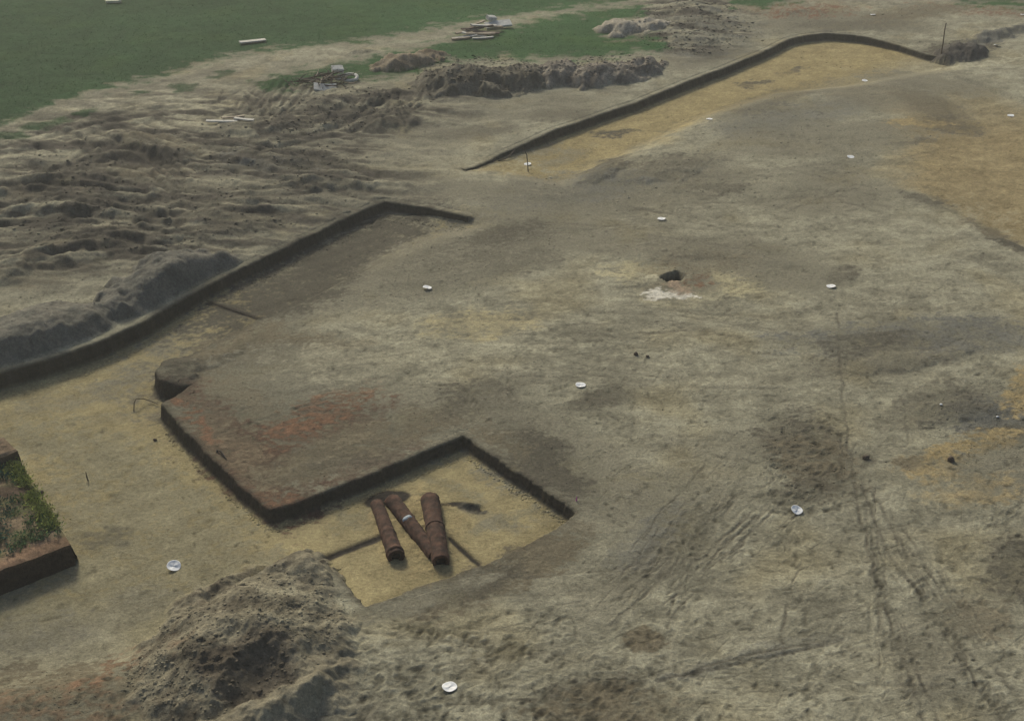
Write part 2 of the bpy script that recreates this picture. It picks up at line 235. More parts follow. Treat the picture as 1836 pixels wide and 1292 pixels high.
def ell(PX, PY, x, y, rx, ry, tilt):
    a = math.radians(tilt); c, s = math.cos(a), math.sin(a)
    dx = PX - x; dy = PY - y
    u = (dx * c + dy * s) / rx; v = (-dx * s + dy * c) / ry
    return u * u + v * v
class Site:
    """everything that the soil and height of one set of ground points need, worked out once"""
    def __init__(s, X, Y):
        s.X, s.Y = X.astype(f32), Y.astype(f32)
        px, py = proj(s.X, s.Y); s.px, s.py = px.astype(f32), py.astype(f32)
        s.sd1 = poly_sd(s.X, s.Y, T1w); s.sd2 = poly_sd(s.X, s.Y, T2w)
        zf = -.31 * sstep(-.05, .35, s.sd1) - .33 * sstep(-.1, .5, s.sd2)              # the dug floors lie lower
        px, py = proj(s.X, s.Y, zf); s.px, s.py = px.astype(f32), py.astype(f32)
        k = np.clip((s.py + 600) / 1500, 0.2, 1.4)                    # apparent size of a metre here
        n1 = fbm(X, Y, .9, 4, 11); n2 = fbm(X, Y, .9, 4, 23)
        s.wx = s.px + 44 * k * n1; s.wy = s.py + 20 * k * n2; s.k = k
        s.big = fbm(X, Y, 5.0, 3, 31); s.mid = fbm(X * .75, Y * 1.1, .8, 5, 41, .62); s.fine = fbm(X * .75, Y, .16, 3, 51, .65)
        s.sd3 = poly_sd(s.X, s.Y, T3w)
        s.churn = np.clip(1.15 - ell(s.wx, s.wy, 300, 330, 520, 190, -6), 0, 1)
        s.churn = np.maximum(s.churn, np.clip(1.2 - ell(s.wx, s.wy, 1240, 40, 130, 70, 0), 0, 1))
        s.churn = np.maximum(s.churn, .8 * np.clip(1.2 - ell(s.wx, s.wy, 680, 200, 200, 50, -6), 0, 1))
        s.churn = np.clip(1.3 * s.churn, 0, 1) * sstep(.1, -.5, s.sd1)
        g = np.maximum(np.maximum(poly_sd(s.wx, s.wy, GR1), poly_sd(s.wx, s.wy, GR2)), np.maximum(poly_sd(s.wx, s.wy, GR3), poly_sd(s.wx, s.wy, GR4)))
        g = sstep(-7, 9, g + 26 * s.mid * sstep(60, 10, np.abs(g)) + 6 * s.fine)
        for e in GPATCH: g = np.maximum(g, sstep(1.2, .4, ell(s.wx, s.wy, *e)) * (.75 + .5 * s.mid))
        far = sstep(75, 90, s.Y)
        s.grass = np.clip(np.maximum(g, far), 0, 1)
    def near2(s):
        return sstep(-.6, .6, line_d(s.X, s.Y, T2w[:17]) - line_d(s.X, s.Y, np.r_[T2w[17:], T2w[:1]]))
    def floor1(s):
        ax, ay = STEP[0]; bx, by = STEP[1]
        side = ((s.X - ax) * (by - ay) - (s.Y - ay) * (bx - ax)) / math.hypot(bx - ax, by - ay)   # positive to the camera's side
        return side
    def depth1(s):
        d = .46 - .17 * sstep(250, 520, s.px)
        up = sstep(-.16, -.04, -s.floor1()) * sstep(740, 640, s.py)
        return d * (1 - up) + (.36 - .10 * sstep(560, 800, s.px)) * up
    def depth2(s): return (.09 + .24 * sstep(840, 1010, s.px)) * (1 - .2 * sstep(1560, 1690, s.px))
    def base(s):
        """surface before any digging"""
        z = .07 * s.big + .018 * s.mid + .007 * s.fine
        z = z * (1 - .35 * s.grass)
        rg = fbm(s.X * .30 - .12 * s.Y, s.Y + .15 * s.X, 1.5, 3, 61, .5, True)
        z = z + s.churn * (.13 * rg + .03 * s.mid + .02 * s.fine + .05 * fbm(s.X * .45 + .2 * s.Y, s.Y - .2 * s.X, .55, 3, 65, .6, True))
        for (x, y, rx, ry, t, h) in B_:
            q = ell(s.wx, s.wy, x, y, rx, ry, t); z = z + (h if h < .13 else .62 * h) * np.clip(1 - q, 0, 1) ** 1.2 * (1 + .5 * s.mid)
        return z
    def height(s):
        z0 = s.base()
        flat1 = .012 * s.big + .006 * s.mid + .002 * s.fine
        g1 = np.maximum(sstep(.9, .3, ell(s.px, s.py, 780, 420, 190, 60, -20)), sstep(0.9, .5, ell(s.px, s.py, 150, 1150, 480, 130, -6)))  # gradual edges
        w1 = .12 + .75 * g1
        m1 = sstep(-.22, -.04, s.sd1) * (1 - g1) + sstep(-.9, .7, s.sd1) * g1
        z = z0 * (1 - m1) + (flat1 - s.depth1()) * m1
        g2 = np.maximum(s.near2(), sstep(1690, 1740, s.px))
        m2 = sstep(-.30, -.06, s.sd2) * (1 - g2) + sstep(-.3, 1.3, s.sd2) * g2
        z = z * (1 - m2) + (flat1 - s.depth2()) * m2
        m3 = sstep(-.12, .12, s.sd3 + .1 * s.mid)
        z = z - .14 * m3 * sstep(1640, 1800, s.px)
        q = ell(s.wx, s.wy, 1212, 498, 27, 12, -12); z = z - .30 * sstep(1.1, .5, q)
        q = ell(s.px, s.py, 850, 912, 22, 8, 4); z = z - .10 * np.clip(1 - q, 0, 1)
        for pts, w, dk, dep in L_:
            bx0 = min(p[0] for p in pts) - 30; bx1 = max(p[0] for p in pts) + 30; by0 = min(p[1] for p in pts) - 30; by1 = max(p[1] for p in pts) + 30
            I = np.nonzero((s.px > bx0) & (s.px < bx1) & (s.py > by0) & (s.py < by1))[0]
            if len(I) == 0: continue
            kx = s.k[I]; jit = .06 if dk > .9 else .14 if dep > .045 else .3
            d = line_d(s.px[I] * (1 - jit) + s.wx[I] * jit, s.py[I] * (1 - jit) + s.wy[I] * jit, pts) / (w * kx)
            z[I] -= (.52 if dep > .045 and dk < .8 else .16 if 0 < dk < .8 else .26 if dk == 0 else .7) * dep * np.clip(.85 + (.8 if dep > .045 else 2.2) * s.mid[I], .1, 1.4) * (np.exp(-d * d) - (.45 if 0 < dk < .9 else 0) * np.exp(-(d - 2.1) ** 2))
        return z
    def soil(s):
        n = len(s.X); c = np.empty((n, 3), f32)
        t = sstep(-.5, .5, s.mid * .8 + s.big * .9)[:, None]
        c[:] = np.array(SAND) * (.86 + .26 * t) 
        pat = sstep(-.08, .38, fbm(s.X * .40, s.Y, 1.7, 5, 71, .65))[:, None]
        c = c * (1 - .50 * pat) + np.array(GREY) * .50 * pat
        stk = sstep(.0, .35, fbm(s.X * .45 + .1 * s.Y, s.Y, .45, 4, 75, .6))[:, None]
        c = c * (1 - .28 * stk) + np.array(GREY) * .28 * stk
        stk = sstep(.05, .4, fbm(s.X * .5 - .1 * s.Y, s.Y, .6, 4, 78, .6))[:, None]
        c = c * (1 - .30 * stk) + np.array(PALE) * .30 * stk
        tint = sstep(0, .45, fbm(s.X, s.Y, 2.6, 3, 81))[:, None]
        c = c * (1 - .35 * tint) + np.array(YEL) * .85 * .35 * tint
        def lay(col, m):
            nonlocal c
            m = np.clip(m, 0, 1)[:, None]; c = c * (1 - m) + np.array(col, f32) * m
        m1 = sstep(-.02, .05, s.sd1); gq = s.near2(); m2 = sstep(-.05, .12, s.sd2) * (1 - gq) + sstep(-.4, 1.4, s.sd2 + 1.5 * s.mid) * gq; m3 = sstep(-.1, .5, s.sd3 + .5 * s.mid)
        fade1 = 1 - .8 * np.maximum(sstep(1.1, .2, ell(s.wx, s.wy, 140, 1160, 400, 110, -8)), sstep(1.2, .3, ell(s.wx, s.wy, 640, 445, 200, 80, -26)))
        lay(YEL, m1 * .92 * fade1)
        fade2 = sstep(-10, 40, (305 - .40 * (s.wx - 1000)) - s.wy + 36 + .06 * (s.px - 1000))
        lay(np.array(YEL) * np.array((1.0, .96, .88)), m2 * (.25 + .62 * fade2))
        lay(OCH, m3 * .88 * sstep(1560, 1680, s.wx + 60 * s.mid) * sstep(110, 260, s.wy))
        for (x, y, rx, ry, tl, col, st) in E_:
            q = ell(s.wx, s.wy, x, y, rx, ry, tl)
            I = np.nonzero(q < 2.6)[0]
            if len(I) == 0: continue
            if col is not BLACK: q = q - 1.6 * s.mid - 1.5 * s.fine
            hard = col in (BLACK, ASH)
            if col is BLACK: q = ell(s.px * .75 + s.wx * .25, s.py * .75 + s.wy * .25, x, y, rx, ry, tl)
            mm = 1.55 * st * sstep(1.9 if not hard else 1.5, .35 if not hard else .6, q[I]) * (1 if col is BLACK else np.clip(.85 + .9 * s.mid[I] + .7 * s.fine[I], .10, 1.25))
            if col is RED: mm = mm * sstep(-.25, .15, s.mid[I] * .6 + s.fine[I])
            mm = np.clip(mm, 0, 1)[:, None]; c[I] = c[I] * (1 - mm) + np.array(col, f32) * mm
        ch = s.churn * sstep(-.10, .12, fbm(s.X * .30 - .1 * s.Y, s.Y + .15 * s.X, 1.3, 5, 91, .65)); lay((.086, .079, .062), ch)
        ch = s.churn * sstep(.06, .28, fbm(s.X * .28, s.Y * 1.1 + .15 * s.X, .8, 4, 95, .65)); lay(PALE, ch * .55)
        q = ell(s.wx, s.wy, 1212, 498, 26, 11, -12); lay(BLACK, .85 * sstep(1.2, .7, q))
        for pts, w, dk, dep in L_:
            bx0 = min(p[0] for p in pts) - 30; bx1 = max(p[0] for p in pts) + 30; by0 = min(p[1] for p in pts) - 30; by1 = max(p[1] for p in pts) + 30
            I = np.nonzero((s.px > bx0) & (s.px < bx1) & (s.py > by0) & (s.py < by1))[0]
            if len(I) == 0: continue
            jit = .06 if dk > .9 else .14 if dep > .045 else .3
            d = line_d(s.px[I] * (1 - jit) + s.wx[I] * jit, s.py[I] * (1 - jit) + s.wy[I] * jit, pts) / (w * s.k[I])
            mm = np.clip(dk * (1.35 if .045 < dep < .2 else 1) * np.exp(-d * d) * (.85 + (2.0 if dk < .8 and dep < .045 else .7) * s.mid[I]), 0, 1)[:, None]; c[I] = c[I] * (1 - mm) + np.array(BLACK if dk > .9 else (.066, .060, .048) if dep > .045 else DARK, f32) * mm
        # trowelled stripes on the trench floor
        a = math.radians(38); st = perlin((s.X * math.cos(a) + s.Y * math.sin(a)) * .5, (-s.X * math.sin(a) + s.Y * math.cos(a)) * 3.2, 7)
        st2 = perlin((s.X * math.sin(a) - s.Y * math.cos(a)) * .4, (s.X * math.cos(a) + s.Y * math.sin(a)) * 2.4, 8)
        c *= (1 + m1 * (.14 * st + .11 * st2) )[:, None]
        # crumb and trample
        damp = 1 - .40 * m1 - .25 * m2
        c *= np.clip(1 + (.50 * s.mid + .42 * s.fine) * damp, .35, 1.8)[:, None]
        gcol = np.array(GRASS, f32) * np.clip(1 + .30 * s.mid + .25 * s.big + .25 * s.fine, .5, 1.7)[:, None]
        gcol = gcol * (1 + np.array((.35, .12, -.05), f32) * sstep(0, .6, fbm(s.X, s.Y, 3.3, 3, 101))[:, None])
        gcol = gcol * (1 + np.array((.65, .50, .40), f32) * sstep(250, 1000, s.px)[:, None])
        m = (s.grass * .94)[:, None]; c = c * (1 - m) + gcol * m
        return np.clip(c, .012, .8)
STEP = [P(372, 541, -.36), P(467, 574, -.36)]

# ------------------------------------------------------------------ materials
def soil_material(name, bump=1.0, attr='soil', rough=.95, fleck=.18):
    m = bpy.data.materials.new(name); m.use_nodes = True; t = m.node_tree; b = t.nodes['Principled BSDF']; N = t.nodes.new; Lk = t.links.new
    at = N('ShaderNodeAttribute'); at.attribute_name = attr
    tc = N('ShaderNodeNewGeometry')
    n1 = N('ShaderNodeTexNoise'); n1.inputs['Scale'].default_value = 14; n1.inputs['Detail'].default_value = 6; n1.inputs['Roughness'].default_value = .7
    n2 = N('ShaderNodeTexNoise'); n2.inputs['Scale'].default_value = 45; n2.inputs['Detail'].default_value = 4
    for n in (n1, n2): Lk(tc.outputs['Position'], n.inputs['Vector'])
    mr = N('ShaderNodeMapRange'); mr.inputs['From Min'].default_value = .3; mr.inputs['From Max'].default_value = .7
    mr.inputs['To Min'].default_value = 1 - fleck * 1.6; mr.inputs['To Max'].default_value = 1 + fleck * 1.6
    Lk(n1.outputs['Fac'], mr.inputs['Value'])
    mr2 = N('ShaderNodeMapRange'); mr2.inputs['From Min'].default_value = .3; mr2.inputs['From Max'].default_value = .7
    mr2.inputs['To Min'].default_value = 1 - fleck; mr2.inputs['To Max'].default_value = 1 + fleck
    Lk(n2.outputs['Fac'], mr2.inputs['Value'])
    mu = N('ShaderNodeMath'); mu.operation = 'MULTIPLY'; Lk(mr.outputs[0], mu.inputs[0]); Lk(mr2.outputs[0], mu.inputs[1])
    n3 = N('ShaderNodeTexNoise'); n3.inputs['Scale'].default_value = 5.5; n3.inputs['Detail'].default_value = 9; n3.inputs['Roughness'].default_value = .72; n3.inputs['Distortion'].default_value = .8
    Lk(tc.outputs['Position'], n3.inputs['Vector'])
    mr3 = N('ShaderNodeMapRange'); mr3.inputs['From Min'].default_value = .55; mr3.inputs['From Max'].default_value = .66; mr3.inputs['To Min'].default_value = 1; mr3.inputs['To Max'].default_value = 1 - 1.5 * fleck
    Lk(n3.outputs['Fac'], mr3.inputs['Value'])
    mr4 = N('ShaderNodeMapRange'); mr4.inputs['From Min'].default_value = .34; mr4.inputs['From Max'].default_value = .44; mr4.inputs['To Min'].default_value = 1 + .8 * fleck; mr4.inputs['To Max'].default_value = 1
    Lk(n3.outputs['Fac'], mr4.inputs['Value'])
    mf = N('ShaderNodeMath'); mf.operation = 'MULTIPLY'; Lk(mr3.outputs[0], mf.inputs[0]); Lk(mr4.outputs[0], mf.inputs[1])
    mg = N('ShaderNodeMath'); mg.operation = 'MULTIPLY'; Lk(mf.outputs[0], mg.inputs[0]); Lk(mu.outputs[0], mg.inputs[1]); mu = mg
    vm = N('ShaderNodeVectorMath'); vm.operation = 'SCALE'; Lk(at.outputs['Color'], vm.inputs[0]); Lk(mu.outputs[0], vm.inputs['Scale'])
    Lk(vm.outputs[0], b.inputs['Base Color'])
    b.inputs['Roughness'].default_value = rough; b.inputs['Specular IOR Level'].default_value = .04 if bump else 0.0
    bp = N('ShaderNodeBump'); bp.inputs['Strength'].default_value = .9 * bump; bp.inputs['Distance'].default_value = .03
    Lk(n1.outputs['Fac'], bp.inputs['Height']); Lk(bp.outputs[0], b.inputs['Normal'])
    return m
def plain(name, col, rough=.7, var=.2, scale=20, metal=0.0, col2=None, bump=.0, dist=.01):
    m = bpy.data.materials.new(name); m.use_nodes = True; t = m.node_tree; b = t.nodes['Principled BSDF']; N = t.nodes.new; Lk = t.links.new
    tc = N('ShaderNodeTexCoord'); n = N('ShaderNodeTexNoise'); n.inputs['Scale'].default_value = scale; n.inputs['Detail'].default_value = 5; n.inputs['Roughness'].default_value = .65
    Lk(tc.outputs['Object'], n.inputs['Vector'])
    r = N('ShaderNodeValToRGB'); r.color_ramp.elements[0].position = .32; r.color_ramp.elements[1].position = .68
    c2 = col2 or tuple(min(1, c * (1 + var)) for c in col)
    r.color_ramp.elements[0].color = (*[c * (1 - var) for c in col], 1); r.color_ramp.elements[1].color = (*c2, 1)
    Lk(n.outputs['Fac'], r.inputs['Fac']); Lk(r.outputs[0], b.inputs['Base Color'])
    b.inputs['Roughness'].default_value = rough; b.inputs['Metallic'].default_value = metal; b.inputs['Specular IOR Level'].default_value = .25
    if bump:
        bp = N('ShaderNodeBump'); bp.inputs['Strength'].default_value = bump; bp.inputs['Distance'].default_value = dist
        Lk(n.outputs['Fac'], bp.inputs['Height']); Lk(bp.outputs[0], b.inputs['Normal'])
    return m
M_SOIL = soil_material('soil'); M_HEAP = soil_material('spoil', .9, fleck=.22)
M_RUST = plain('rusty_iron', (.034, .023, .018), .9, .4, 5, 0.0, (.125, .066, .042), .8, .012)
M_SHADE = plain('inner_shade', (.012, .010, .009), .95, .2)
M_PLATE = plain('white_card', (.86, .87, .85), .7, .04, 6)
M_DIRTY = plain('soiled_white', (.52, .52, .47), .8, .25, 5)
M_WOOD = plain('weathered_board', (.30, .25, .18), .85, .35, 7)
M_WOODL = plain('bleached_board', (.55, .53, .46), .85, .2, 7)
M_WOODD = plain('dark_board', (.10, .075, .055), .85, .3, 7)
M_TWIG = plain('dry_twig', (.075, .060, .045), .9, .3, 10)
M_BLUISH = plain('bluish_paint', (.30, .36, .40), .6, .15, 12)
M_PINKP = plain('pink_paint', (.62, .16, .40), .6, .1)

def mesh_obj(name, V, F, mat, parent=None, smooth=True, cols=None):
    me = bpy.data.meshes.new(name)
    V = np.asarray(V, f32); F = np.asarray(F, np.int32)
    me.vertices.add(len(V)); me.vertices.foreach_set('co', V.ravel())
    k = F.shape[1]
    me.loops.add(F.size); me.loops.foreach_set('vertex_index', F.ravel())
    me.polygons.add(len(F)); me.polygons.foreach_set('loop_start', np.arange(0, F.size, k, dtype=np.int32))
    me.update(calc_edges=True); me.validate()
    me.polygons.foreach_set('use_smooth', np.full(len(me.polygons), smooth))
    if cols is not None:
        a = me.attributes.new('soil', 'FLOAT_COLOR', 'POINT'); a.data.foreach_set('color', np.c_[cols, np.ones(len(cols))].astype(f32).ravel())
    me.materials.append(mat)
    o = bpy.data.objects.new(name, me); C.objects.link(o)
    if parent: o.parent = parent
    return o
def tag(o, label=None, cat=None, group=None, kind=None):
    if label: o['label'] = label
    if cat: o['category'] = cat
    if group: o['group'] = group
    if kind: o['kind'] = kind
    return o
def empty(name, loc):
    o = bpy.data.objects.new(name, None); C.objects.link(o); o.location = loc; o.empty_display_size = .1; return o
def grid_faces(nr, nc):
    i = np.arange(nr * nc, dtype=np.int32).reshape(nr, nc)
    return np.stack([i[:-1, :-1], i[:-1, 1:], i[1:, 1:], i[1:, :-1]], -1).reshape(-1, 4)[:, ::-1]

# ------------------------------------------------------------------ the ground: one sheet, fine where it is near, out to the horizon
cols_px = np.r_[-14000, -7000, -3500, -1800, -1000, -600, -400, np.arange(-300, 2140, 2.2), 2240, 2440, 2900, 3800, 6000, 10000, 16000]
rows_py = np.r_[-596, -590, -575, -540, -480, -400, -300, -220, np.arange(-150, 1440, 1.7), 1500, 1600, 1800, 2200]
nr, nc = len(rows_py), len(cols_px)
GPX, GPY = np.meshgrid(cols_px, rows_py)
gx, gy = P(GPX.ravel(), GPY.ravel())
site = Site(gx, gy)
gz = site.height(); gc = site.soil()
gz = np.where(site.Y > 150, 0, gz)

# footprints and scuffs pressed into the loose sand
Z2 = gz.reshape(nr, nc); C2 = gc.reshape(nr, nc, 3)
c0 = int(np.argmin(abs(cols_px + 300))); r0 = int(np.argmin(abs(rows_py + 150)))
def stamp(px, py, w, l, ang, dep, dark):
    k = (py + 600) / 1500; wpx = 92 * k                               # px per metre
    fy = .57 * (py + 600) / 1400 + .06
    R = (l + w) * wpx
    ca, cb = int((px - R + 300) / 2.2) + c0, int((px + R + 300) / 2.2) + c0 + 1
    ra, rb = int((py - R * fy + 150) / 1.7) + r0, int((py + R * fy + 150) / 1.7) + r0 + 1
    ca, ra = max(ca, c0), max(ra, r0); cb, rb = min(cb, c0 + 1100), min(rb, r0 + 930)
    if cb - ca < 2 or rb - ra < 2: return
    dx = (cols_px[ca:cb][None, :] - px) / wpx; dy = -(rows_py[ra:rb][:, None] - py) / (wpx * fy)
    u = dx * math.cos(ang) + dy * math.sin(ang); v = -dx * math.sin(ang) + dy * math.cos(ang)
    q = np.sqrt((u / l) ** 2 + (v / w) ** 2)
    dep *= .32; dark *= 1.5
    Z2[ra:rb, ca:cb] += (-dep * np.clip(1.15 - q, 0, 1) ** .6 + .45 * dep * np.exp(-((q - 1.35) / .28) ** 2)).astype(f32)
    C2[ra:rb, ca:cb] *= (1 - dark * np.clip(1.2 - q, 0, 1))[..., None].astype(f32)
def prints(n, x0, x1, y0, y1, dmin, dmax, keep=None):
    for _ in range(n):
        px, py = rng.uniform(x0, x1), rng.uniform(y0, y1)
        if keep and not keep(px, py): continue
        a = rng.uniform(0, math.pi) if rng.random() < .5 else rng.normal(.5, .5)
        stamp(px, py, rng.uniform(.04, .07), rng.uniform(.08, .15), a, rng.uniform(dmin, dmax), rng.uniform(.05, .28))
prints(520, 640, 1240, 1090, 1400, .010, .032)
prints(520, 1200, 2000, 880, 1400, .008, .026)
prints(260, 560, 800, 1180, 1400, .012, .035)
prints(420, 1050, 1900, 440, 900, .008, .026)
prints(180, 600, 1100, 480, 780, .006, .018)
prints(160, 1380, 1520, 740, 920, .015, .04)
prints(120, 950, 1190, 1215, 1400, .012, .03)
prints(200, 1650, 1950, 640, 1100, .01, .03)
prints(160, -100, 260, 1180, 1400, .015, .04)
prints(300, 1150, 1560, 180, 440, .01, .03)
prints(60, 0, 480, 700, 1080, .006, .014)
prints(40, 560, 980, 830, 1060, .005, .012)
# trails of prints along the wheel tracks
for (xa, ya, xb, yb) in [(1540, 880, 1640, 1290), (1600, 980, 1800, 1290), (1100, 1080, 1330, 870), (640, 1290, 1180, 1220), (1410, 900, 1460, 1290), (700, 1120, 1000, 1180)]:
    for k in range(46):
        t = rng.random(); stamp(xa + (xb - xa) * t + rng.normal(0, 10), ya + (yb - ya) * t + rng.normal(0, 6), .05, .12, rng.normal(1.0, .4), .012, .22)
for k in range(1500):                                                 # crumbs' pits and heel marks
    px, py = rng.uniform(300, 1980), rng.uniform(180, 1390)
    if 480 < px < 1040 and 770 < py < 1090: continue
    stamp(px, py, rng.uniform(.02, .05), rng.uniform(.03, .09), rng.uniform(0, 3), rng.uniform(.01, .03), rng.uniform(.15, .42))
# short drag marks
for k in range(420):
    px, py = rng.uniform(650, 1950), rng.uniform(480, 1380)
    if 480 < px < 1040 and 770 < py < 1090: continue
    a = rng.normal(.35, .5); ln = rng.uniform(.12, .5)
    stamp(px, py, .016, ln, a, .016, .22)
ground = mesh_obj('ground', np.c_[gx, gy, Z2.ravel()], grid_faces(nr, nc), M_SOIL, cols=C2.reshape(-1, 3))
tag(ground, 'sandy excavated ground with yellow trenches, dark soil stains and a green field behind', None, None, 'structure')

# ------------------------------------------------------------------ cut trench walls
def resample(pts, step):
    pts = np.array(pts, float); d = np.r_[0, np.cumsum(np.hypot(*np.diff(pts, axis=0).T))]
    n = max(3, int(d[-1] / step)); t = np.linspace(0, d[-1], n)
    return np.c_[np.interp(t, d, pts[:, 0]), np.interp(t, d, pts[:, 1])], t
def wall_strip(name, pts, inside_left, depth_of, top_of=None, wallcol=DARK, lipcol=None, lean=.07, lip=.34, step=.035, jag=.026):
    w, t = resample(pts, step); n = len(w)
    tg = np.gradient(w, axis=0); tg /= np.maximum(np.hypot(*tg.T), 1e-9)[:, None]
    for _ in range(6): tg[1:-1] = (tg[:-2] + 2 * tg[1:-1] + tg[2:]) / 4
    tg /= np.hypot(*tg.T)[:, None]
    nin = np.c_[-tg[:, 1], tg[:, 0]] * (1 if inside_left else -1)          # into the trench
    jg = jag * (3.2 * fbm(w[:, 0], w[:, 1], .7, 5, 5, .7) + .8 * fbm(w[:, 0], w[:, 1], .16, 2, 6))
    w = w + nin * jg[:, None]
    ss = Site(w[:, 0], w[:, 1]); ztop = ss.base() if top_of is None else np.full(n, top_of); dep = depth_of(ss)
    zbot = (.012 * ss.big - dep) if top_of is None else np.full(n, top_of) - dep
    end = np.ones(n)
    prof = [(-lip, -.012, 0), (-lip * .6, .002, 0), (-.10, .004, 0), (-.03, .003, 0), (0, -.010, 0)]
    rowsV, rowsC = [], []
    def row(off, z, col_in, mixw):
        x = w[:, 0] + nin[:, 0] * off; y = w[:, 1] + nin[:, 1] * off
        s2 = Site(x, y); col = s2.soil()
        if mixw > 0:
            # layered soil: dark topsoil over a mottled base
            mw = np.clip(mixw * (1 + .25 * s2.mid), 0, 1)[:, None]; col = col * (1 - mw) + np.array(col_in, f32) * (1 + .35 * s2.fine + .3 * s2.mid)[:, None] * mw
        rowsV.append(np.c_[x, y, z]); rowsC.append(np.clip(col, .015, .8))
    for off, dz, _ in prof:
        if top_of is None:
            s2 = Site(w[:, 0] + nin[:, 0] * off, w[:, 1] + nin[:, 1] * off); zz = s2.base() + dz
        else: zz = ztop + dz
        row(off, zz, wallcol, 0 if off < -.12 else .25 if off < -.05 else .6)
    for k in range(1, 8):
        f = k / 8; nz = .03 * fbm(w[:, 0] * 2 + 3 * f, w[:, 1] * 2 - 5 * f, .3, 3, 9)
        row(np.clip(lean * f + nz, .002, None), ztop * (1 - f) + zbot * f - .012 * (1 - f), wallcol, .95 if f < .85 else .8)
    row(lean + .03, zbot + .015, wallcol, .55); row(lean + .09, zbot - .004, wallcol, .15); row(lean + .16, zbot - .03, wallcol, 0)
    V = np.concatenate(rowsV); K = np.concatenate(rowsC); F = grid_faces(len(rowsV), n)
    if inside_left: F = F[:, ::-1]
    return mesh_obj(name, V, F, M_SOIL, ground, cols=K)
def seg(poly, a, b):
    i, j = poly.index(a), poly.index(b); return [P(*p) for p in poly[i:j + 1]]
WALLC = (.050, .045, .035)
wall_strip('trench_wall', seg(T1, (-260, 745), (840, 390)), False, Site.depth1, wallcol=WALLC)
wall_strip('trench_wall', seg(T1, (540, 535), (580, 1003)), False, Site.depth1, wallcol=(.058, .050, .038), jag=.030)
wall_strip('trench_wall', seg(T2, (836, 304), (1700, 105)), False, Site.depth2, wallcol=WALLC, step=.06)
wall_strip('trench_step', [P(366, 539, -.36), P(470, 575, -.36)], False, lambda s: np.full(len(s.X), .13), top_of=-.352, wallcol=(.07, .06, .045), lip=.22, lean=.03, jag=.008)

# ------------------------------------------------------------------ spoil heaps
def bump(s, x, y, rx, ry, t, h, p=1.1):
    return h * np.clip(1 - ell(s.wx, s.wy, x, y, rx, ry, t), 0, 1) ** p
def lumps(s, sc=.5, seed=7): return fbm(s.X, s.Y, sc, 4, seed, .6, True)
def h_front(s):
    z = np.maximum(bump(s, 438, 1172, 225, 160, -24, .62, 1.5), bump(s, 545, 1030, 70, 44, -10, .30))
    z = np.maximum(z, bump(s, 470, 1285, 230, 70, -24, .34, 1.4))
    rd = line_d(s.wx, s.wy, [(660, 1165), (560, 1245), (430, 1320), (330, 1345)]); z = z + .15 * np.exp(-(rd / 26) ** 2) * sstep(0, .15, z)
    z = z - .22 * np.clip(1 - ell(s.wx, s.wy, 455, 1240, 95, 48, -22), 0, 1) * sstep(0, .3, z)
    fl = fbm(s.X, s.Y, .9, 4, 17, .5); fu = fbm(s.X * 2.2 - s.Y * .6, s.Y * .5 + s.X * .3, .6, 3, 29, .55); return z * (1 + .22 * fl + .10 * fu) + sstep(.02, .2, z) * (.010 * lumps(s, .30, 19) + .04 * fl)
def c_front(s, h):
    c = np.empty((len(s.X), 3), f32); c[:] = np.array((.255, .232, .160))
    n = sstep(-.25, .35, fbm(s.X * .8, s.Y, .7, 5, 27, .65))[:, None]
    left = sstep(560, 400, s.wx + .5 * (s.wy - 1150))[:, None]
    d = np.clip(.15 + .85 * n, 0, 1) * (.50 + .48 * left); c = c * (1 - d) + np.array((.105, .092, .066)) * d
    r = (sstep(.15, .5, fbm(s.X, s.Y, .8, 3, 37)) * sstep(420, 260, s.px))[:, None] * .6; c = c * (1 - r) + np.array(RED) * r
    q = (.75 * sstep(1.3, .5, ell(s.wx, s.wy, 445, 1225, 90, 55, -22)))[:, None]; c = c * (1 - q) + np.array((.090, .075, .057)) * q  # shade of the hollow put into the heap's colour
    y = (.6 * sstep(1.3, .4, ell(s.wx, s.wy, 560, 1120, 110, 50, 10)) * sstep(-.2, .3, s.mid))[:, None]; c = c * (1 - y) + np.array(PALE) * .9 * y
    return c * np.clip(1 + .4 * s.mid + .35 * s.fine, .4, 1.6)[:, None]
def soilmix(a, b, sc, seed, lo=-.3, hi=.3):
    def f(s, h):
        n = sstep(lo, hi, fbm(s.X * .8, s.Y, sc, 4, seed, .62))[:, None]
        return (np.array(a, f32) * (1 - n) + np.array(b, f32) * n) * np.clip(1 + .35 * s.mid + .35 * s.fine, .4, 1.6)[:, None]
    return f
def hb(specs, lump=.06, sc=.4, seed=3, clip1=False):
    def f(s):
        z = 0
        for e in specs: z = np.maximum(z, bump(s, *e))
        z = z * (1 + (.16 if clip1 else .35) * fbm(s.X, s.Y, .7, 4, seed, .6)) + sstep(.02, .25, z) * lump * lumps(s, sc, seed + 5)
        if clip1: z = z * sstep(-.12, -.75, s.sd1)
        return z
    return f
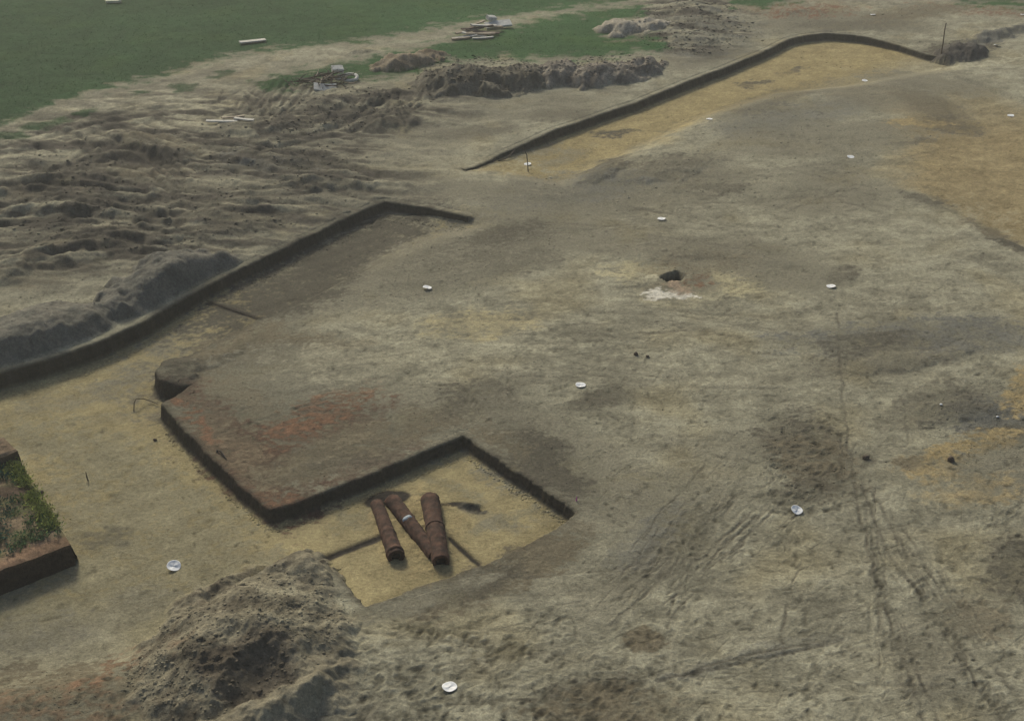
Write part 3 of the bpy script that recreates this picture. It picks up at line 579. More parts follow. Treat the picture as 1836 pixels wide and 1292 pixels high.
HEAPS = [
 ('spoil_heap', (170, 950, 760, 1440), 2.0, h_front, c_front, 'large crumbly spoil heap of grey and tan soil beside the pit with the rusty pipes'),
 ('spoil_heap', (-160, 500, 220, 680), 2.2, hb([(50, 612, 175, 56, -18, .62), (140, 585, 90, 36, -16, .5)], .012, .5, 31, True), soilmix((.132, .130, .106), (.180, .170, .135), .6, 41), 'smooth blue-grey soil bank above the wide yellow end of the long trench'),
 ('spoil_heap', (150, 420, 480, 580), 2.2, hb([(300, 510, 120, 46, -16, .75), (390, 488, 80, 30, -8, .5), (220, 545, 90, 30, -22, .5)], .012, .5, 51, True), soilmix((.128, .126, .104), (.172, .164, .132), .6, 61), 'smooth blue-grey soil bank above the darker stepped end of the long trench'),
 ('spoil_heap', (730, 80, 1010, 190), 1.8, hb([(840, 154, 108, 24, 0, .78), (930, 148, 70, 20, -4, .66)], .09, .6, 71), soilmix((.096, .088, .066), (.165, .152, .115), .6, 81), 'tall dark brown lumpy spoil heap at the edge of the grass'),
 ('spoil_heap', (940, 80, 1220, 190), 1.8, hb([(1000, 140, 66, 18, -6, .6), (1080, 140, 100, 18, -5, .55), (1150, 128, 50, 14, -8, .5)], .09, .6, 91), soilmix((.120, .108, .090), (.285, .255, .20), .5, 101), 'low mottled spoil heap with pale sandy crest at the edge of the grass'),
 ('spoil_heap', (640, 80, 830, 140), 1.8, hb([(720, 116, 62, 12, -8, .5), (770, 103, 36, 8, -4, .3)], .06, .5, 111), soilmix((.19, .152, .10), (.27, .23, .165), .6, 121), 'small reddish-brown mound between two strips of grass'),
 ('spoil_heap', (1640, 60, 1800, 130), 1.8, hb([(1722, 98, 58, 15, -4, .48)], .06, .5, 131), soilmix((.088, .080, .068), (.125, .115, .095), .6, 141), 'small dark mound at the end of the far trench'),
 ('spoil_heap', (1050, 20, 1210, 80), 1.8, hb([(1115, 55, 55, 11, 0, .45), (1165, 52, 40, 12, 0, .4)], .04, .5, 151), soilmix((.30, .27, .21), (.40, .365, .285), .6, 161), 'pale sand tongue spilling onto the grass'),
]
for name, (xa, ya, xb, yb), st, hf, cf, lab in HEAPS:
    gxp, gyp = np.meshgrid(np.arange(xa, xb, st), np.arange(ya, yb, st * .8)); a, b = gxp.shape
    x, y = P(gxp.ravel(), gyp.ravel()); s = Site(x, y); h = hf(s)
    z = s.height() * (1 - sstep(.0, .3, h) * .5) + h - .02
    col = cf(s, h); m = sstep(.01, .10, h)[:, None]; col = s.soil() * (1 - m) + col * m
    F = grid_faces(a, b); keep = (h[F] > .004).any(1); F = F[keep]
    used = np.unique(F); mp = np.full(len(h), -1, np.int32); mp[used] = np.arange(len(used), dtype=np.int32)
    V = np.c_[x, y, z][used]; V[:, 2] -= .04 * (h[used] <= .004)
    o = mesh_obj(name, V, mp[F], M_HEAP, cols=np.clip(col[used], .015, .8))
    tag(o, lab, 'spoil heap', 'spoil heaps round the excavation')
def surf(x, y):
    s = Site(np.atleast_1d(np.asarray(x, float)), np.atleast_1d(np.asarray(y, float))); z = s.height()
    for _, bb, _, hf, _, _ in HEAPS: 
        h = hf(s); z = np.maximum(z, np.where(h > .01, z * (1 - sstep(.0, .3, h) * .5) + h - .02, -9))
    return z
def surf1(x, y): return float(surf(x, y)[0])

# ------------------------------------------------------------------ loose clods lying about
_t = (1 + 5 ** .5) / 2
ICO = np.array([(-1, _t, 0), (1, _t, 0), (-1, -_t, 0), (1, -_t, 0), (0, -1, _t), (0, 1, _t), (0, -1, -_t), (0, 1, -_t), (_t, 0, -1), (_t, 0, 1), (-_t, 0, -1), (-_t, 0, 1)], float) / math.hypot(1, _t)
ICF = np.array([(0, 11, 5), (0, 5, 1), (0, 1, 7), (0, 7, 10), (0, 10, 11), (1, 5, 9), (5, 11, 4), (11, 10, 2), (10, 7, 6), (7, 1, 8), (3, 9, 4), (3, 4, 2), (3, 2, 6), (3, 6, 8), (3, 8, 9), (4, 9, 5), (2, 4, 11), (6, 2, 10), (8, 6, 7), (9, 8, 1)])
FOOT = []
for pa, pb in zip(T1[:-1], T1[1:]):
    if pa[1] < 1090 and 0 < pb[0] < 1040 and not (840 <= pa[0] <= 851) and pb[0] > pa[0] and pa[0] != 278: FOOT.append(((pa[0] + pb[0]) / 2, (pa[1] + pb[1]) / 2 + 14, abs(pb[0] - pa[0]) / 2 + 6, 9, math.degrees(math.atan2(pb[1] - pa[1], pb[0] - pa[0])), int(1.6 * math.hypot(pb[0] - pa[0], pb[1] - pa[1])), .006, .05, (.10, .09, .065)))
def clods(areas):
    XS, YS, RS, CS = [], [], [], []
    for (x, y, rx, ry, t, n, r0_, r1_, col) in areas:
        a = rng.uniform(0, 2 * np.pi, n); r = np.sqrt(rng.uniform(0, 1, n)); u = np.cos(a) * r * rx; v = np.sin(a) * r * ry
        tt = math.radians(t); qx, qy = P(x + u * math.cos(tt) - v * math.sin(tt), y + u * math.sin(tt) + v * math.cos(tt))
        XS.append(qx); YS.append(qy); RS.append(r0_ + (r1_ - r0_) * rng.random(n) ** 3); CS.append(np.array(col)[None] * rng.uniform(.65, 1.35, n)[:, None])
    X, Y, R, K = map(np.concatenate, (XS, YS, RS, CS)); n = len(X)
    s = Site(X, Y); z = s.height(); K = s.soil(); z0 = z.copy()
    for _, bb, _, hf, cf, _ in HEAPS:
        h = hf(s); on_ = h > .02; z = np.where(on_, np.maximum(z, z0 * (1 - sstep(.0, .3, h) * .5) + h - .02), z); K = np.where((h > .06)[:, None], cf(s, h), K)
    K = K * rng.uniform(.85, 1.35, (n, 1))
    sc = R[:, None, None] * rng.uniform(.65, 1.25, (n, 12, 1)) * ICO[None] * np.stack([rng.uniform(.8, 1.5, n), rng.uniform(.8, 1.3, n), rng.uniform(.4, .7, n)], -1)[:, None, :]
    an = rng.uniform(0, 6.28, n); ca, sa = np.cos(an)[:, None], np.sin(an)[:, None]
    V = np.stack([sc[..., 0] * ca - sc[..., 1] * sa + X[:, None], sc[..., 0] * sa + sc[..., 1] * ca + Y[:, None], sc[..., 2] + (z + R * .05)[:, None]], -1)
    F = (ICF[None] + 12 * np.arange(n)[:, None, None]).reshape(-1, 3)
    return V.reshape(-1, 3), F, np.repeat(K, 12, 0)
V, F, K = clods([(x, y, rx, ry, t, int(n * 1.7), a, b * .7, c) for x, y, rx, ry, t, n, a, b, c in [(420, 1160, 200, 130, -20, 700, .01, .055, (.13, .115, .09)), (420, 1170, 180, 110, -20, 22, .04, .10, (.13, .115, .09)), (540, 1110, 100, 70, 0, 400, .01, .04, (.22, .2, .15)), (300, 1200, 90, 80, -30, 160, .01, .05, (.17, .12, .09)),
                 (860, 135, 120, 36, 0, 500, .03, .13, (.10, .09, .072)), (1080, 125, 120, 26, -6, 400, .03, .12, (.2, .18, .145)), (1240, 50, 110, 50, 0, 450, .03, .12, (.2, .18, .15)),
                 (300, 340, 380, 110, -6, 700, .02, .10, (.12, .105, .085)), (620, 200, 160, 40, -8, 400, .02, .1, (.12, .105, .085)), (200, 520, 260, 60, -20, 250, .01, .05, (.14, .13, .11)),
                 (1300, 640, 620, 260, 0, 900, .008, .035, (.16, .145, .11)), (900, 620, 420, 190, 0, 350, .008, .03, (.14, .12, .09)), (1450, 830, 90, 80, 0, 160, .01, .04, (.11, .095, .07)),
                 (1400, 1130, 520, 200, 0, 500, .006, .022, (.17, .155, .12)), (760, 1230, 240, 80, 0, 250, .006, .022, (.17, .155, .12)), (120, 1240, 260, 70, 0, 500, .008, .03, (.16, .12, .085)),
                 (1300, 280, 420, 110, 0, 380, .015, .06, (.15, .135, .10)), (1780, 760, 120, 80, 0, 200, .01, .04, (.12, .11, .09)), (470, 800, 200, 100, 20, 260, .008, .03, (.14, .10, .07)),
                 (150, 850, 260, 180, 0, 60, .006, .02, (.14, .12, .09)), (1560, 60, 260, 50, 0, 200, .02, .07, (.16, .14, .11)), (780, 480, 260, 50, -10, 250, .01, .04, (.11, .1, .08)),
                 (1240, 500, 120, 40, 0, 120, .01, .04, (.10, .09, .07))] + FOOT])
o = mesh_obj('soil_clods', V, F, M_HEAP, cols=np.clip(K, .02, .6)); tag(o, 'loose crumbs and clods of soil scattered over heaps and sand', 'clods', None, 'stuff')

# ------------------------------------------------------------------ white card markers
def lathe(prof, seg_=28, axis='z'):
    V, F = [], []; n = len(prof)
    for k in range(seg_):
        a = 2 * math.pi * k / seg_
        for r, h in prof: V.append((r * math.cos(a), r * math.sin(a), h))
    for k in range(seg_):
        k2 = (k + 1) % seg_
        for j in range(n - 1): F.append((k * n + j, k2 * n + j, k2 * n + j + 1, k * n + j + 1))
    return np.array(V), np.array(F)
PL = [(312, 1017, .135, .30, 'bent white marker plate lying on the olive floor of the long trench'),
      (806, 1232, .128, .05, 'flat white marker plate on trampled sand beside the big spoil heap'),
      (1428, 917, .120, .34, 'crumpled white marker plate by the dark scuffed patch and wheel ruts'),
      (1041, 691, .122, .06, 'flat white marker plate above the grey stain, between pipe pit and burnt hollow'),
      (766, 518, .125, .22, 'tilted white marker plate on dark soil beside the stepped trench end'),
      (1490, 514, .125, .12, 'white marker plate beside the small dark stain right of the burnt hollow'),
      (1186, 393, .125, .15, 'white marker plate on grey sand behind the burnt hollow'),
      (946, 295, .125, .10, 'white marker plate under a thin twig in the narrow end of the far trench'),
      (1272, 214, .125, .10, 'white marker plate at the near edge of the far trench floor'),
      (1525, 282, .125, .12, 'white marker plate on grey sand beside the ochre hollow'),
      (1551, 141, .125, .08, 'white marker plate on the wide end of the far trench floor'),
      (1812, 208, .125, .10, 'white marker plate lying in the ochre hollow'),
      (1565, 27, .125, .10, 'white marker plate on tracked sand behind the far trench'),
      (1787, 83, .130, .35, 'tilted white marker plate beside the small dark mound'),
      (1834, 27, .12, .10, 'white marker plate near the far strip of grass')]
for i, (px, py, r, tilt, lab) in enumerate(PL):
    r = r * 1.06; x, y = P(px, py, 0); z = surf1(x, y); x, y = P(px, py, z); z = surf1(x, y)
    V, F = lathe([(.0005, .004), (r * .6, .004), (r * .75, .006), (r * .92, .011), (r, .012), (r, .009), (r * .9, .006), (r * .7, .001), (.0005, -.001)], 26)
    a = rng.uniform(0, 6.28); bend = .9 * tilt if tilt > .2 else .15
    u = V[:, 0] * math.cos(a) + V[:, 1] * math.sin(a); V[:, 2] += bend * np.abs(u) ** 1.5 * 1.2 + .006 * np.sin(3 * np.arctan2(V[:, 1], V[:, 0]) + i)
    rt = empty('marker_plate', (float(x), float(y), z + .012 + .03 * (tilt > .2)))
    tag(rt, lab, 'marker', 'white marker plates laid out over the site')
    rt.rotation_euler = (tilt * rng.uniform(.5, 1), tilt * rng.uniform(-.8, .8), rng.uniform(0, 6))
    mesh_obj('plate', V, F, M_PLATE, rt)
    if py > 450:
        V, F = lathe([(.0003, .010), (.007, .009), (.009, .005), (.004, .002), (.004, -.07), (.0003, -.08)], 10)
        mesh_obj('nail', V, F, M_WOOD, rt)

# ------------------------------------------------------------------ rusty iron pipes in the pit
def pipe(label, far, near, r_far, r_near, rings, zc, lift_far=0.0, cap=True, dome=True, extra=None):
    za = zc + r_far + lift_far; zb = zc + r_near
    a = P3(far[0], far[1], za); b = P3(near[0], near[1], zb); L = (b - a).length
    root = empty('rusty_pipe', (a.x, a.y, zc)); tag(root, label, 'pipe', 'rusty iron pipes lying in the pit')
    r_far *= 1.14; r_near *= 1.15
    def rad(t): return r_far + (r_near - r_far) * t
    N = 64; prof = []
    if dome:
        for k in range(6): q = k / 6 * math.pi / 2; prof.append((max(.002, r_far * math.sin(q)), -r_far * .55 * math.cos(q)))
    else: prof += [(.002, .09), (r_far * .70, .09), (r_far * .72, 0)]
    for k in range(N + 1):
        t = k / N; r = rad(t)
        for (c, w, h) in rings: r += h * math.exp(-((t * L - c * L) / w) ** 2)
        prof.append((r, t * L))
    prof += [(r_near * .94, L + .004), (r_near * .64, L + .002), (r_near * .60, L - .02), (r_near * .58, L - .45), (.002, L - .45)]
    V, F = lathe(prof, 40)
    # corroded surface
    an = np.arctan2(V[:, 1], V[:, 0]); n = .034 * fbm(np.cos(an) * 2.2 + V[:, 2] * 1.5, np.sin(an) * 2.2 + V[:, 2] * 3.1, .6, 5, 15, .65)
    rr = np.hypot(V[:, 0], V[:, 1]); k = np.where(rr > .5 * r_near, (rr + n) / np.maximum(rr, 1e-6), 1); V[:, 0] *= k; V[:, 1] *= k
    q = (b - a).to_track_quat('Z', 'Y'); Mx = Matrix.Translation(a - root.location) @ q.to_matrix().to_4x4()
    body = mesh_obj('barrel', V, F, M_RUST, root); body.matrix_local = Mx
    V, F = lathe([(.002, L - .055), (r_near * .585, L - .055), (r_near * .585, L - .062), (.002, L - .062)], 24)  # black disc just inside the mouth, standing for the shade within
    o = mesh_obj('bore_shade', V, F, M_SHADE, root); o.matrix_local = Mx
    for (c, w, h) in rings:
        if h > .012:
            r = rad(c) + h; V, F = lathe([(r - .02, c * L - w), (r + .006, c * L - w * .8), (r + .009, c * L), (r + .006, c * L + w * .8), (r - .02, c * L + w)], 40)
            o = mesh_obj('band', V, F, M_RUST, root); o.matrix_local = Mx
    return root, a, b
ZF = -.30
pr, ra, rb = pipe('thick rust-brown iron pipe with raised bands, rounded at one end, its open mouth dark', (771, 896), (791, 1008), .178, .152,
     [(.27, .03, .008), (.47, .03, .013), (.92, .05, .008), (.62, .35, .012)], ZF - .03)
pm, ma, mb = pipe('rust-brown iron pipe with a pale bluish spot, its end tucked under the thickest pipe', (704, 899), (780, 998), .160, .128,
     [(.36, .03, .009), (.93, .05, .010)], ZF - .07)
pl_, la, lb = pipe('slimmer rust-brown iron pipe with a broken gap half way and a flared open mouth', (676, 904), (711, 999), .122, .150,
     [(.60, .05, .012), (.93, .06, .014)], ZF - .05)
# bluish spot on the middle pipe
t = .40; c = ma.lerp(mb, t); d = (mb - ma).normalized(); up = (Vector((-.15, -.35, 1)) - d * Vector((-.15, -.35, 1)).dot(d)).normalized()
V, F = lathe([(.0005, .030), (.05, .027), (.085, .010), (.10, -.03)], 20); V[:, 1] *= 1.15; V[:, 0] *= .8
o = mesh_obj('pale_patch', V, F, M_BLUISH, pm); o.location = c + up * .150 - pm.location; o.rotation_euler = up.to_track_quat('Z', 'Y').to_euler(); o['label'] = 'pale bluish spot on the rust'
# black cap painting the shade of the slim pipe's broken gap
t = .60; c = la.lerp(lb, t); d = (lb - la).normalized(); up = (Vector((-.25, -.3, 1)) - d * Vector((-.25, -.3, 1)).dot(d)).normalized()
V, F = lathe([(.0005, .012), (.06, .010), (.095, -.01), (.10, -.05)], 14); V[:, 0] *= 1.0; V *= (1 + .15 * np.sin(5 * np.arctan2(V[:, 1], V[:, 0])))[:, None]
o = mesh_obj('gap_shade', V, F, M_SHADE, pl_); o.location = c + up * .130 - pl_.location; o.rotation_euler = up.to_track_quat('Z', 'Y').to_euler()

# ------------------------------------------------------------------ earth blocks left standing in the trench, weeds on top
M_LEAF = soil_material('leaf', .0, rough=.6, fleck=.1)
def earth_block(label, A, B, D, ztop, zbot, facecol, topcol):
    A, B, D = (np.array(v, float) for v in (A, B, D)); Cc = B + D - A
    n, m = 60, 70
    u, v = np.meshgrid(np.linspace(0, 1, m), np.linspace(0, 1, n)); u = u.ravel(); v = v.ravel()
    xy = A + u[:, None] * (D - A) + v[:, None] * (B - A); s = Site(xy[:, 0], xy[:, 1])
    root = empty('earth_block', (A[0], A[1], zbot)); tag(root, label, 'earth block', 'earth blocks left standing at the trench edge')
    edge = np.minimum(np.minimum(u, 1 - u) * np.hypot(*(D - A)), np.minimum(v, 1 - v) * np.hypot(*(B - A)))
    z = ztop + .06 * s.mid + .03 * s.fine - .03 * sstep(.1, 0, edge)
    tc = topcol(s) * np.clip(1 + .4 * s.mid + .3 * s.fine, .4, 1.6)[:, None]
    off = np.array((A[0], A[1], zbot))
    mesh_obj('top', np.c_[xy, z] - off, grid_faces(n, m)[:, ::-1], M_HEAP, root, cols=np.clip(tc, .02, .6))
    zt = z.reshape(n, m)
    for nm, (p, q), ze in (('front_face', (D, A), zt[0][::-1]), ('side_face', (A, B), zt[:, 0]), ('back_face', (B, Cc), zt[-1])):
        k = len(ze); h = 14
        g, w = np.meshgrid(np.linspace(0, 1, k), np.linspace(0, 1, h)); 
        e = (q - p) / np.hypot(*(q - p)); nrm = np.array((e[1], -e[0]))
        base = p + g.ravel()[:, None] * (q - p); wv = w.ravel()
        ns = .03 * fbm(base[:, 0] + wv, base[:, 1] - wv, .35, 4, 77)
        base = base + nrm * (.10 * wv + ns * np.minimum(1, wv * 4))[:, None]
        zz = (zt[0][::-1] if nm == 'front_face' else ze)[None, :] * (1 - w) + zbot * w
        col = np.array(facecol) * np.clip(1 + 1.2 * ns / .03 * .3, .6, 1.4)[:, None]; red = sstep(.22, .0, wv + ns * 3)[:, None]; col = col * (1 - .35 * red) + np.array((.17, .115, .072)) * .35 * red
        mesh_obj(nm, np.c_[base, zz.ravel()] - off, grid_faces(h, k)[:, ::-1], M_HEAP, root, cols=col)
    return root
def xy(px, py, z): a, b = P(px, py, z); return np.array((float(a), float(b)))
A1 = xy(126, 973, .04); fd = xy(0, 1022, .04) - A1; B1 = xy(28, 826, .04); D1 = A1 + fd * 3.0; fdn = fd / np.hypot(*fd); fsg = 1.0 if (-(B1 - A1)[0] * fdn[1] + (B1 - A1)[1] * fdn[0]) > 0 else -1.0
def top1(s):
    c = np.empty((len(s.X), 3), f32); c[:] = (.20, .155, .10)
    g = sstep(-.2, .3, fbm(s.X, s.Y, .5, 4, 15))[:, None] * .7; c = c * (1 - g) + np.array((.10, .12, .05)) * g
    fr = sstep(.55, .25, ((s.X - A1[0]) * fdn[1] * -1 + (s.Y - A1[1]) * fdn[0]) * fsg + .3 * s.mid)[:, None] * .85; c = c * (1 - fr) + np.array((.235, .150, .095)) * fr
    q = (.8 * sstep(1.4, .6, ell(s.wx, s.wy, 15, 902, 48, 14, 6)))[:, None]; c = c * (1 - q) + np.array((.06, .042, .032)) * q
    return c
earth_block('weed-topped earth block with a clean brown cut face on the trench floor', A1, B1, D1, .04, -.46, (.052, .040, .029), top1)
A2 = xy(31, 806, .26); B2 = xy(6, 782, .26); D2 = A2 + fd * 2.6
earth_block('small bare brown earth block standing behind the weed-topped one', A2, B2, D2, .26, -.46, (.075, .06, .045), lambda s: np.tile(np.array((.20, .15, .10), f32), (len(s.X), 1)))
def leaves(X, Y, Z, n_per, size, cols, up=.7):
    n = len(X); N_ = n * n_per
    bx = np.repeat(X, n_per) + rng.normal(0, size * .8, N_); by = np.repeat(Y, n_per) + rng.normal(0, size * .8, N_); bz = np.repeat(Z, n_per)
    a = rng.uniform(0, 6.28, N_); el = rng.uniform(.15, 1.2, N_); L = size * rng.uniform(.6, 1.5, N_); w = L * rng.uniform(.22, .42, N_)
    d = np.stack([np.cos(a) * np.cos(el), np.sin(a) * np.cos(el), np.sin(el)], -1); sd = np.stack([-np.sin(a), np.cos(a), np.zeros(N_)], -1)
    b0 = np.stack([bx, by, bz], -1); h0 = rng.uniform(0, size * up, N_)[:, None] * np.array((0, 0, 1))
    b0 = b0 + h0
    V = np.stack([b0, b0 + d * (L * .5)[:, None] + sd * (w * .5)[:, None], b0 + d * L[:, None] - np.array((0, 0, 1)) * (L * .15)[:, None], b0 + d * (L * .5)[:, None] - sd * (w * .5)[:, None]], 1)
    F = np.arange(N_ * 4).reshape(N_, 4); K = np.repeat(np.repeat(cols, n_per, 0) * rng.uniform(.7, 1.35, (N_, 1)), 4, 0)
    return V.reshape(-1, 3), F, K
n = 1500; u = rng.uniform(.0, .8, n); v = rng.uniform(.1, 1, n); u[:320] = np.abs(rng.normal(0.0, .035, 320)); v[:320] = rng.uniform(.18, 1, 320)
p = A1 + u[:, None] * (D1 - A1) + v[:, None] * (B1 - A1); s = Site(p[:, 0], p[:, 1]); hole = ell(s.px, s.py, 15, 902, 45, 13, 6) > 1.1
keep = hole & ((fbm(p[:, 0], p[:, 1], .5, 3, 44) > -.12) | (np.arange(n) < 320)); p = p[keep]; idx = np.arange(n)[keep]; s = Site(p[:, 0], p[:, 1])
tc = np.where((idx < 320)[:, None], np.array((.24, .27, .075)), np.array((.085, .135, .060))) * rng.uniform(.7, 1.3, (len(p), 1))
blu = (s.px < 25)[:, None]; tc = np.where(blu & (idx >= 320)[:, None], np.array((.040, .085, .060)), tc)
V, F, K = leaves(p[:, 0], p[:, 1], .04 + .06 * s.mid, 10, .075, tc)
o = mesh_obj('weeds', V, F, M_LEAF, cols=K, smooth=False); tag(o, 'low green weeds growing over the top of the earth block', 'weeds', None, 'stuff')
# grass standing in the field
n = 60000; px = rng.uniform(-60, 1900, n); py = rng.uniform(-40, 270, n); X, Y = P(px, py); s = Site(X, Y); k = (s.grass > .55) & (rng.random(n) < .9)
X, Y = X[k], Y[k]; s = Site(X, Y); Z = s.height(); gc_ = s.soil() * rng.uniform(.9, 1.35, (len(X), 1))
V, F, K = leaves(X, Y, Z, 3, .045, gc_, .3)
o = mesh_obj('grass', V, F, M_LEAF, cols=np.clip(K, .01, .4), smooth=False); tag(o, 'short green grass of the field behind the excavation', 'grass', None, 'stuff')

# ------------------------------------------------------------------ boards, brushwood, post, twigs
def board(name, loc, size, rz, rx, ry, mat, label, cat, group=None):
    lx, ly, lz = size; nx = 7
    V, F = [], []
    for i in range(nx + 1):
        t = i / nx - .5; j = .06 * ly * math.sin(7 * i + lx * 9); bow = .012 * lx * (4 * t * t)
        e = .15 * lz
        V += [(t * lx, -ly / 2 + j, bow + e), (t * lx, -ly / 2 + j + e, bow), (t * lx, ly / 2 + j - e, bow), (t * lx, ly / 2 + j, bow + e), (t * lx, ly / 2 + j, bow + lz - e), (t * lx, ly / 2 + j - e, bow + lz), (t * lx, -ly / 2 + j + e, bow + lz), (t * lx, -ly / 2 + j, bow + lz - e)]
    for i in range(nx):
        for k in range(8): F.append((i * 8 + k, i * 8 + (k + 1) % 8, i * 8 + 8 + (k + 1) % 8, i * 8 + 8 + k))
    me = bpy.data.meshes.new(name); me.from_pydata(V, [], F + [tuple(range(8))[::-1], tuple(range(nx * 8, nx * 8 + 8))]); me.update(); me.materials.append(mat)
    o = bpy.data.objects.new(name, me); C.objects.link(o); o.location = loc; o.rotation_euler = (rx, ry, rz)
    return tag(o, label, cat, group)
def tube(pts, radii, seg_=7):
    pts = [Vector(p) for p in pts]; V, F = [], []; n = len(pts)
    for i, p in enumerate(pts):
        d = (pts[min(i + 1, n - 1)] - pts[max(i - 1, 0)]).normalized(); a = d.orthogonal().normalized(); b = d.cross(a)
        for k in range(seg_):
            q = 2 * math.pi * k / seg_; V.append(p + (a * math.cos(q) + b * math.sin(q)) * radii[i])
    for i in range(n - 1):
        for k in range(seg_): F.append((i * seg_ + k, i * seg_ + (k + 1) % seg_, (i + 1) * seg_ + (k + 1) % seg_, (i + 1) * seg_ + k))
    return np.array([tuple(v) for v in V]), np.array(F)
def on(px, py, dz=0.0):
    x, y = P(px, py); z = surf1(x, y); x, y = P(px, py, z); return Vector((float(x), float(y), surf1(x, y) + dz))
# scrap boards on the grass
G = 'scrap boards heaped on the grass'
SB = [(832, 68, 1.3, .22, .1, 0, M_WOODL, 'pale'), (842, 62, 1.5, .20, .5, .16, M_WOOD, 'brown'), (850, 66, 1.2, .25, -.2, .06, M_WOODL, 'pale'), (856, 60, 1.6, .22, .25, .25, M_WOODD, 'dark'), (862, 66, 1.4, .2, .05, .12, M_WOOD, 'brown'),
      (868, 58, 1.5, .22, .6, .30, M_WOODL, 'pale'), (872, 63, 1.3, .2, -.1, .10, M_WOODD, 'dark'), (880, 57, 1.2, .25, .3, .22, M_WOOD, 'brown'), (846, 58, 1.1, .2, 1.2, .2, M_WOODD, 'dark'), (858, 55, 1.0, .2, .9, .34, M_WOOD, 'brown'),
      (866, 70, 1.0, .22, .15, .02, M_WOODL, 'pale'), (826, 71, .9, .2, .3, .02, M_WOOD, 'brown')]
BL = ['pale weathered board flat on the grass, far from the white panel', 'brown board propped across the pale boards in the scrap heap', 'pale board lying across the middle of the scrap heap',
      'long dark board high in the middle of the scrap heap', 'brown board low in the middle of the scrap heap', 'long pale board slanting over the top of the scrap heap', 'dark board under the slanting pale one in the scrap heap',
      'brown board beside the white panel in the scrap heap', 'dark board sticking out behind the scrap heap', 'short brown board topmost on the scrap heap', 'short pale board on the grass in front of the scrap heap', 'short brown board lying loose off the end of the scrap heap']
for i, (px, py, lx, ly, rz, dz, mt, cn) in enumerate(SB):
    board('scrap_board', on(px, py, dz), (lx, ly, .06), rz, rng.uniform(-.15, .15), rng.uniform(-.18, .18), mt, BL[i], 'board', G)
board('white_board', on(893, 50, .12), (1.3, .55, .10), .25, .3, -.08, M_DIRTY, 'soiled white panel at one end of the scrap heap on the grass', 'board')
board('white_slab', on(880, 47, .30), (.45, .35, .2), .5, .2, .2, M_DIRTY, 'small soiled white lump leaning on the white panel', 'lump')
board('white_plank', on(453, 77, .05), (1.25, .34, .06), .42, 0, 0, M_WOODL, 'bleached plank lying flat at the grass edge beside the path', 'plank')
board('pale_crate', on(203, 3, .0), (.8, .9, .14), .35, 0, 0, plain('cream_paint', (.72, .68, .45), .7, .15), 'cream-coloured box out in the open grass field', 'box')
for i, (px, py, lx, rz) in enumerate([(398, 222, 1.2, .1), (438, 218, .8, -.15), (418, 214, .9, .5)]):
    board('sand_plank', on(px, py, .03 + .03 * i), (lx, .18, .05), rz, rng.uniform(-.1, .1), .05, M_WOODL if i < 2 else M_WOOD, ['bleached plank half buried in the churned sand', 'short bleached plank half buried in the churned sand', 'brown plank lying across two bleached ones in churned sand'][i], 'plank')
# brushwood heap with sheets
bw = empty('brushwood_heap', on(578, 152)); tag(bw, 'heap of dark dry branches with pale rubbish at the edge of the sand', 'brushwood')
for i in range(70):
    a = rng.uniform(0, 6.28); r = abs(rng.normal(0, .55)); L = rng.uniform(.4, 1.1); e = rng.uniform(-.05, .4)
    q0 = Vector((math.cos(a) * r * 1.5, math.sin(a) * r * 1.2, max(0, .45 - .35 * r) * rng.uniform(0, 1))); a2 = rng.uniform(0, 6.28); d = Vector((math.cos(a2) * math.cos(e), math.sin(a2) * math.cos(e), math.sin(e)))
    sidev = Vector((-d.y, d.x, .2)) * rng.uniform(-.2, .2)
    V, F = tube([q0, q0 + d * L * .35 + sidev * .5, q0 + d * L * .7 + sidev * .4, q0 + d * L], [.035, .028, .018, .006], 6)
    mesh_obj('branch', V, F, M_TWIG if i % 4 else M_WOOD, bw)
board('crumpled_sheet', on(583, 161, .06), (.95, .5, .08), .15, .35, .1, M_DIRTY, 'pale sheet lying at the foot of the brushwood heap', 'sheet')
board('rubble_slab', on(605, 137, .22), (.5, .4, .2), .3, .3, .1, M_DIRTY, 'small pale slab on the back of the brushwood heap', 'slab')
cc = on(618, 144, .12); V, F = tube([cc + Vector((.55 * math.cos(q), .42 * math.sin(q), .05 * math.sin(2 * q))) for q in np.linspace(-2.2, 2.4, 22)], [.075] * 22, 8)
o = mesh_obj('hose_loop', V, F, M_DIRTY); tag(o, 'pale curved loop of hose beside the brushwood heap', 'hose')
# post by the far mound
b = on(1688, 94); V, F = tube([b + Vector((0, 0, -.2)), b + Vector((.01, 0, .5)), b + Vector((.0, 0, 1.1)), b + Vector((.02, 0, 1.4))], [.03, .028, .027, .024], 8)
o = mesh_obj('post', V, F, M_WOODD); tag(o, 'thin dark wooden post beside the small dark mound', 'post')
def twig(name, pts, rad, label, cat='twig', mat=None):
    V, F = tube(pts, [rad] * (len(pts) - 1) + [rad * .5], 6); return tag(mesh_obj(name, V, F, mat or M_TWIG), label, cat)
g = on(947, 306); twig('twig', [g, g + Vector((-.02, .1, .28)), g + Vector((-.05, .22, .55)), g + Vector((-.16, .3, .78))], .018, 'thin dark twig standing over a marker plate in the far trench')
g = on(893, 289, .02); twig('root', [g, on(906, 287, .05), on(918, 281, .12), on(926, 272, .2)], .022, 'curved dark root sticking out below the far trench wall', 'root')
g = on(240, 738, .0); twig('root', [g, on(242, 732, .16), on(246, 727, .2), on(258, 722, .12), on(272, 722, .05), on(284, 727, .03)], .012, 'thin dark root arching out of the block corner over the trench floor', 'root')
g = on(158, 862, .0); twig('twig', [g, g + Vector((-.02, .02, .1)), g + Vector((-.03, .03, .22))], .016, 'short dark peg stuck upright in the long trench floor', 'peg')
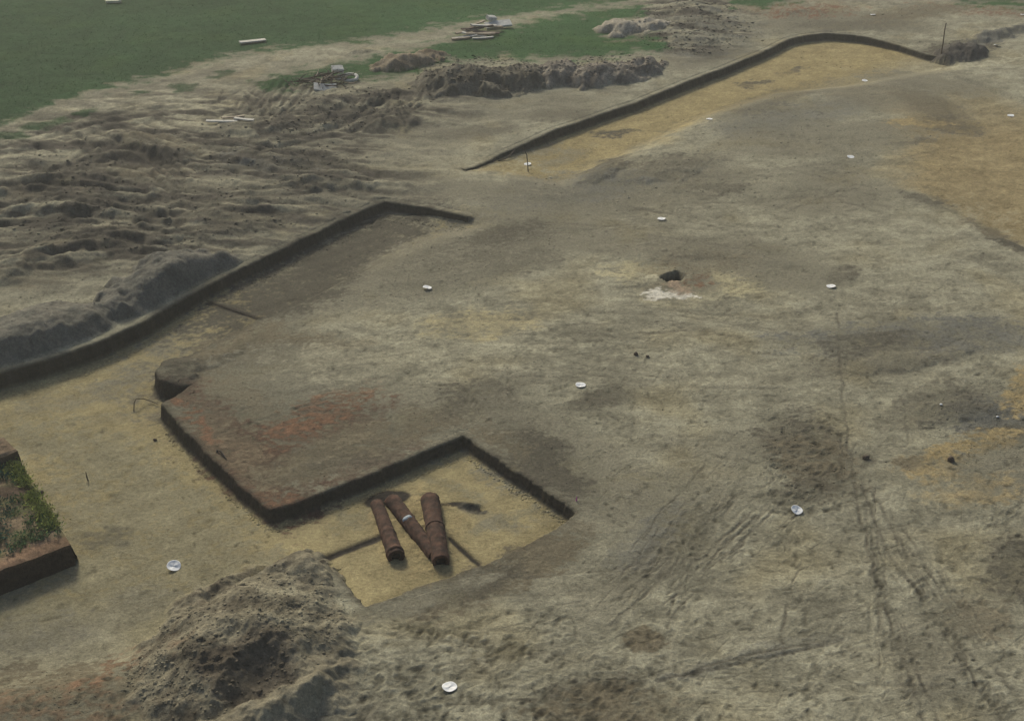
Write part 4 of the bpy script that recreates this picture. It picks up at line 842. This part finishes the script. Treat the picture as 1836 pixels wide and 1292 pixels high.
g = on(386, 838, .03); twig('root', [g, on(393, 832, .05), on(400, 836, .05), on(408, 845, .02)], .03, 'dark root stub lying against the cut edge of the red block', 'root')
g = on(1033, 917, .0); twig('peg', [g + Vector((0, 0, -.1)), g + Vector((0, 0, .05)), g + Vector((.01, 0, .11))], .014, 'pink painted peg at the corner of the pipe pit', 'peg', M_PINKP)
for (px, py, r, lab) in [(1140, 636, .07, 'dark clod on open sand, larger of a pair below the burnt hollow'), (1161, 640, .05, 'dark clod on open sand, smaller of a pair below the burnt hollow'), (278, 789, .05, 'dark clod on the yellow floor of the long trench'), (1705, 826, .09, 'dark upright clod on the ochre patch'), (75, 883, .05, 'dark clod on the trench floor beside the weeds'), (1552, 822, .08, 'dark clod at the head of the wheel ruts')]:
    V = ICO * r * rng.uniform(.75, 1.2, (12, 1)) * np.array((1.1, .9, .9)); o = mesh_obj('clod', V, ICF, M_WOODD); o.location = on(px, py, r * .4); tag(o, lab, 'clod', 'dark single clods')
for (px, py, lab) in [(1687, 726, 'tiny white scrap on the dark dump of soil, alone'), (1788, 748, 'tiny white scrap at the edge of the dark dump, beside the ochre patch')]:
    V = ICO * .035 * rng.uniform(.7, 1.2, (12, 1)) * np.array((1.3, 1, .5)); o = mesh_obj('white_scrap', V, ICF, M_PLATE); o.location = on(px, py, .02); tag(o, lab, 'scrap', 'tiny white scraps')

# ------------------------------------------------------------------ thin haze volume added to lift the dark tones
hz = bpy.data.materials.new('haze'); hz.use_nodes = True; t = hz.node_tree; t.nodes.clear()
ho = t.nodes.new('ShaderNodeOutputMaterial'); pv = t.nodes.new('ShaderNodeVolumePrincipled')
pv.inputs['Color'].default_value = (.86, .86, .80, 1); pv.inputs['Density'].default_value = .0014; pv.inputs['Anisotropy'].default_value = .2
t.links.new(pv.outputs[0], ho.inputs['Volume'])
hx, hy0, hy1, hz0, hz1 = 42000, -200, 12000, -1.6, 18.5
V = [(x, y, z) for z in (hz0, hz1) for y in (hy0, hy1) for x in (-hx, hx)]
o = mesh_obj('haze', V, [(0, 2, 3, 1), (4, 5, 7, 6), (0, 1, 5, 4), (2, 6, 7, 3), (0, 4, 6, 2), (1, 3, 7, 5)], hz, smooth=False)
tag(o, 'thin haze volume added over the whole site to lift dark tones', 'haze', None, 'stuff')
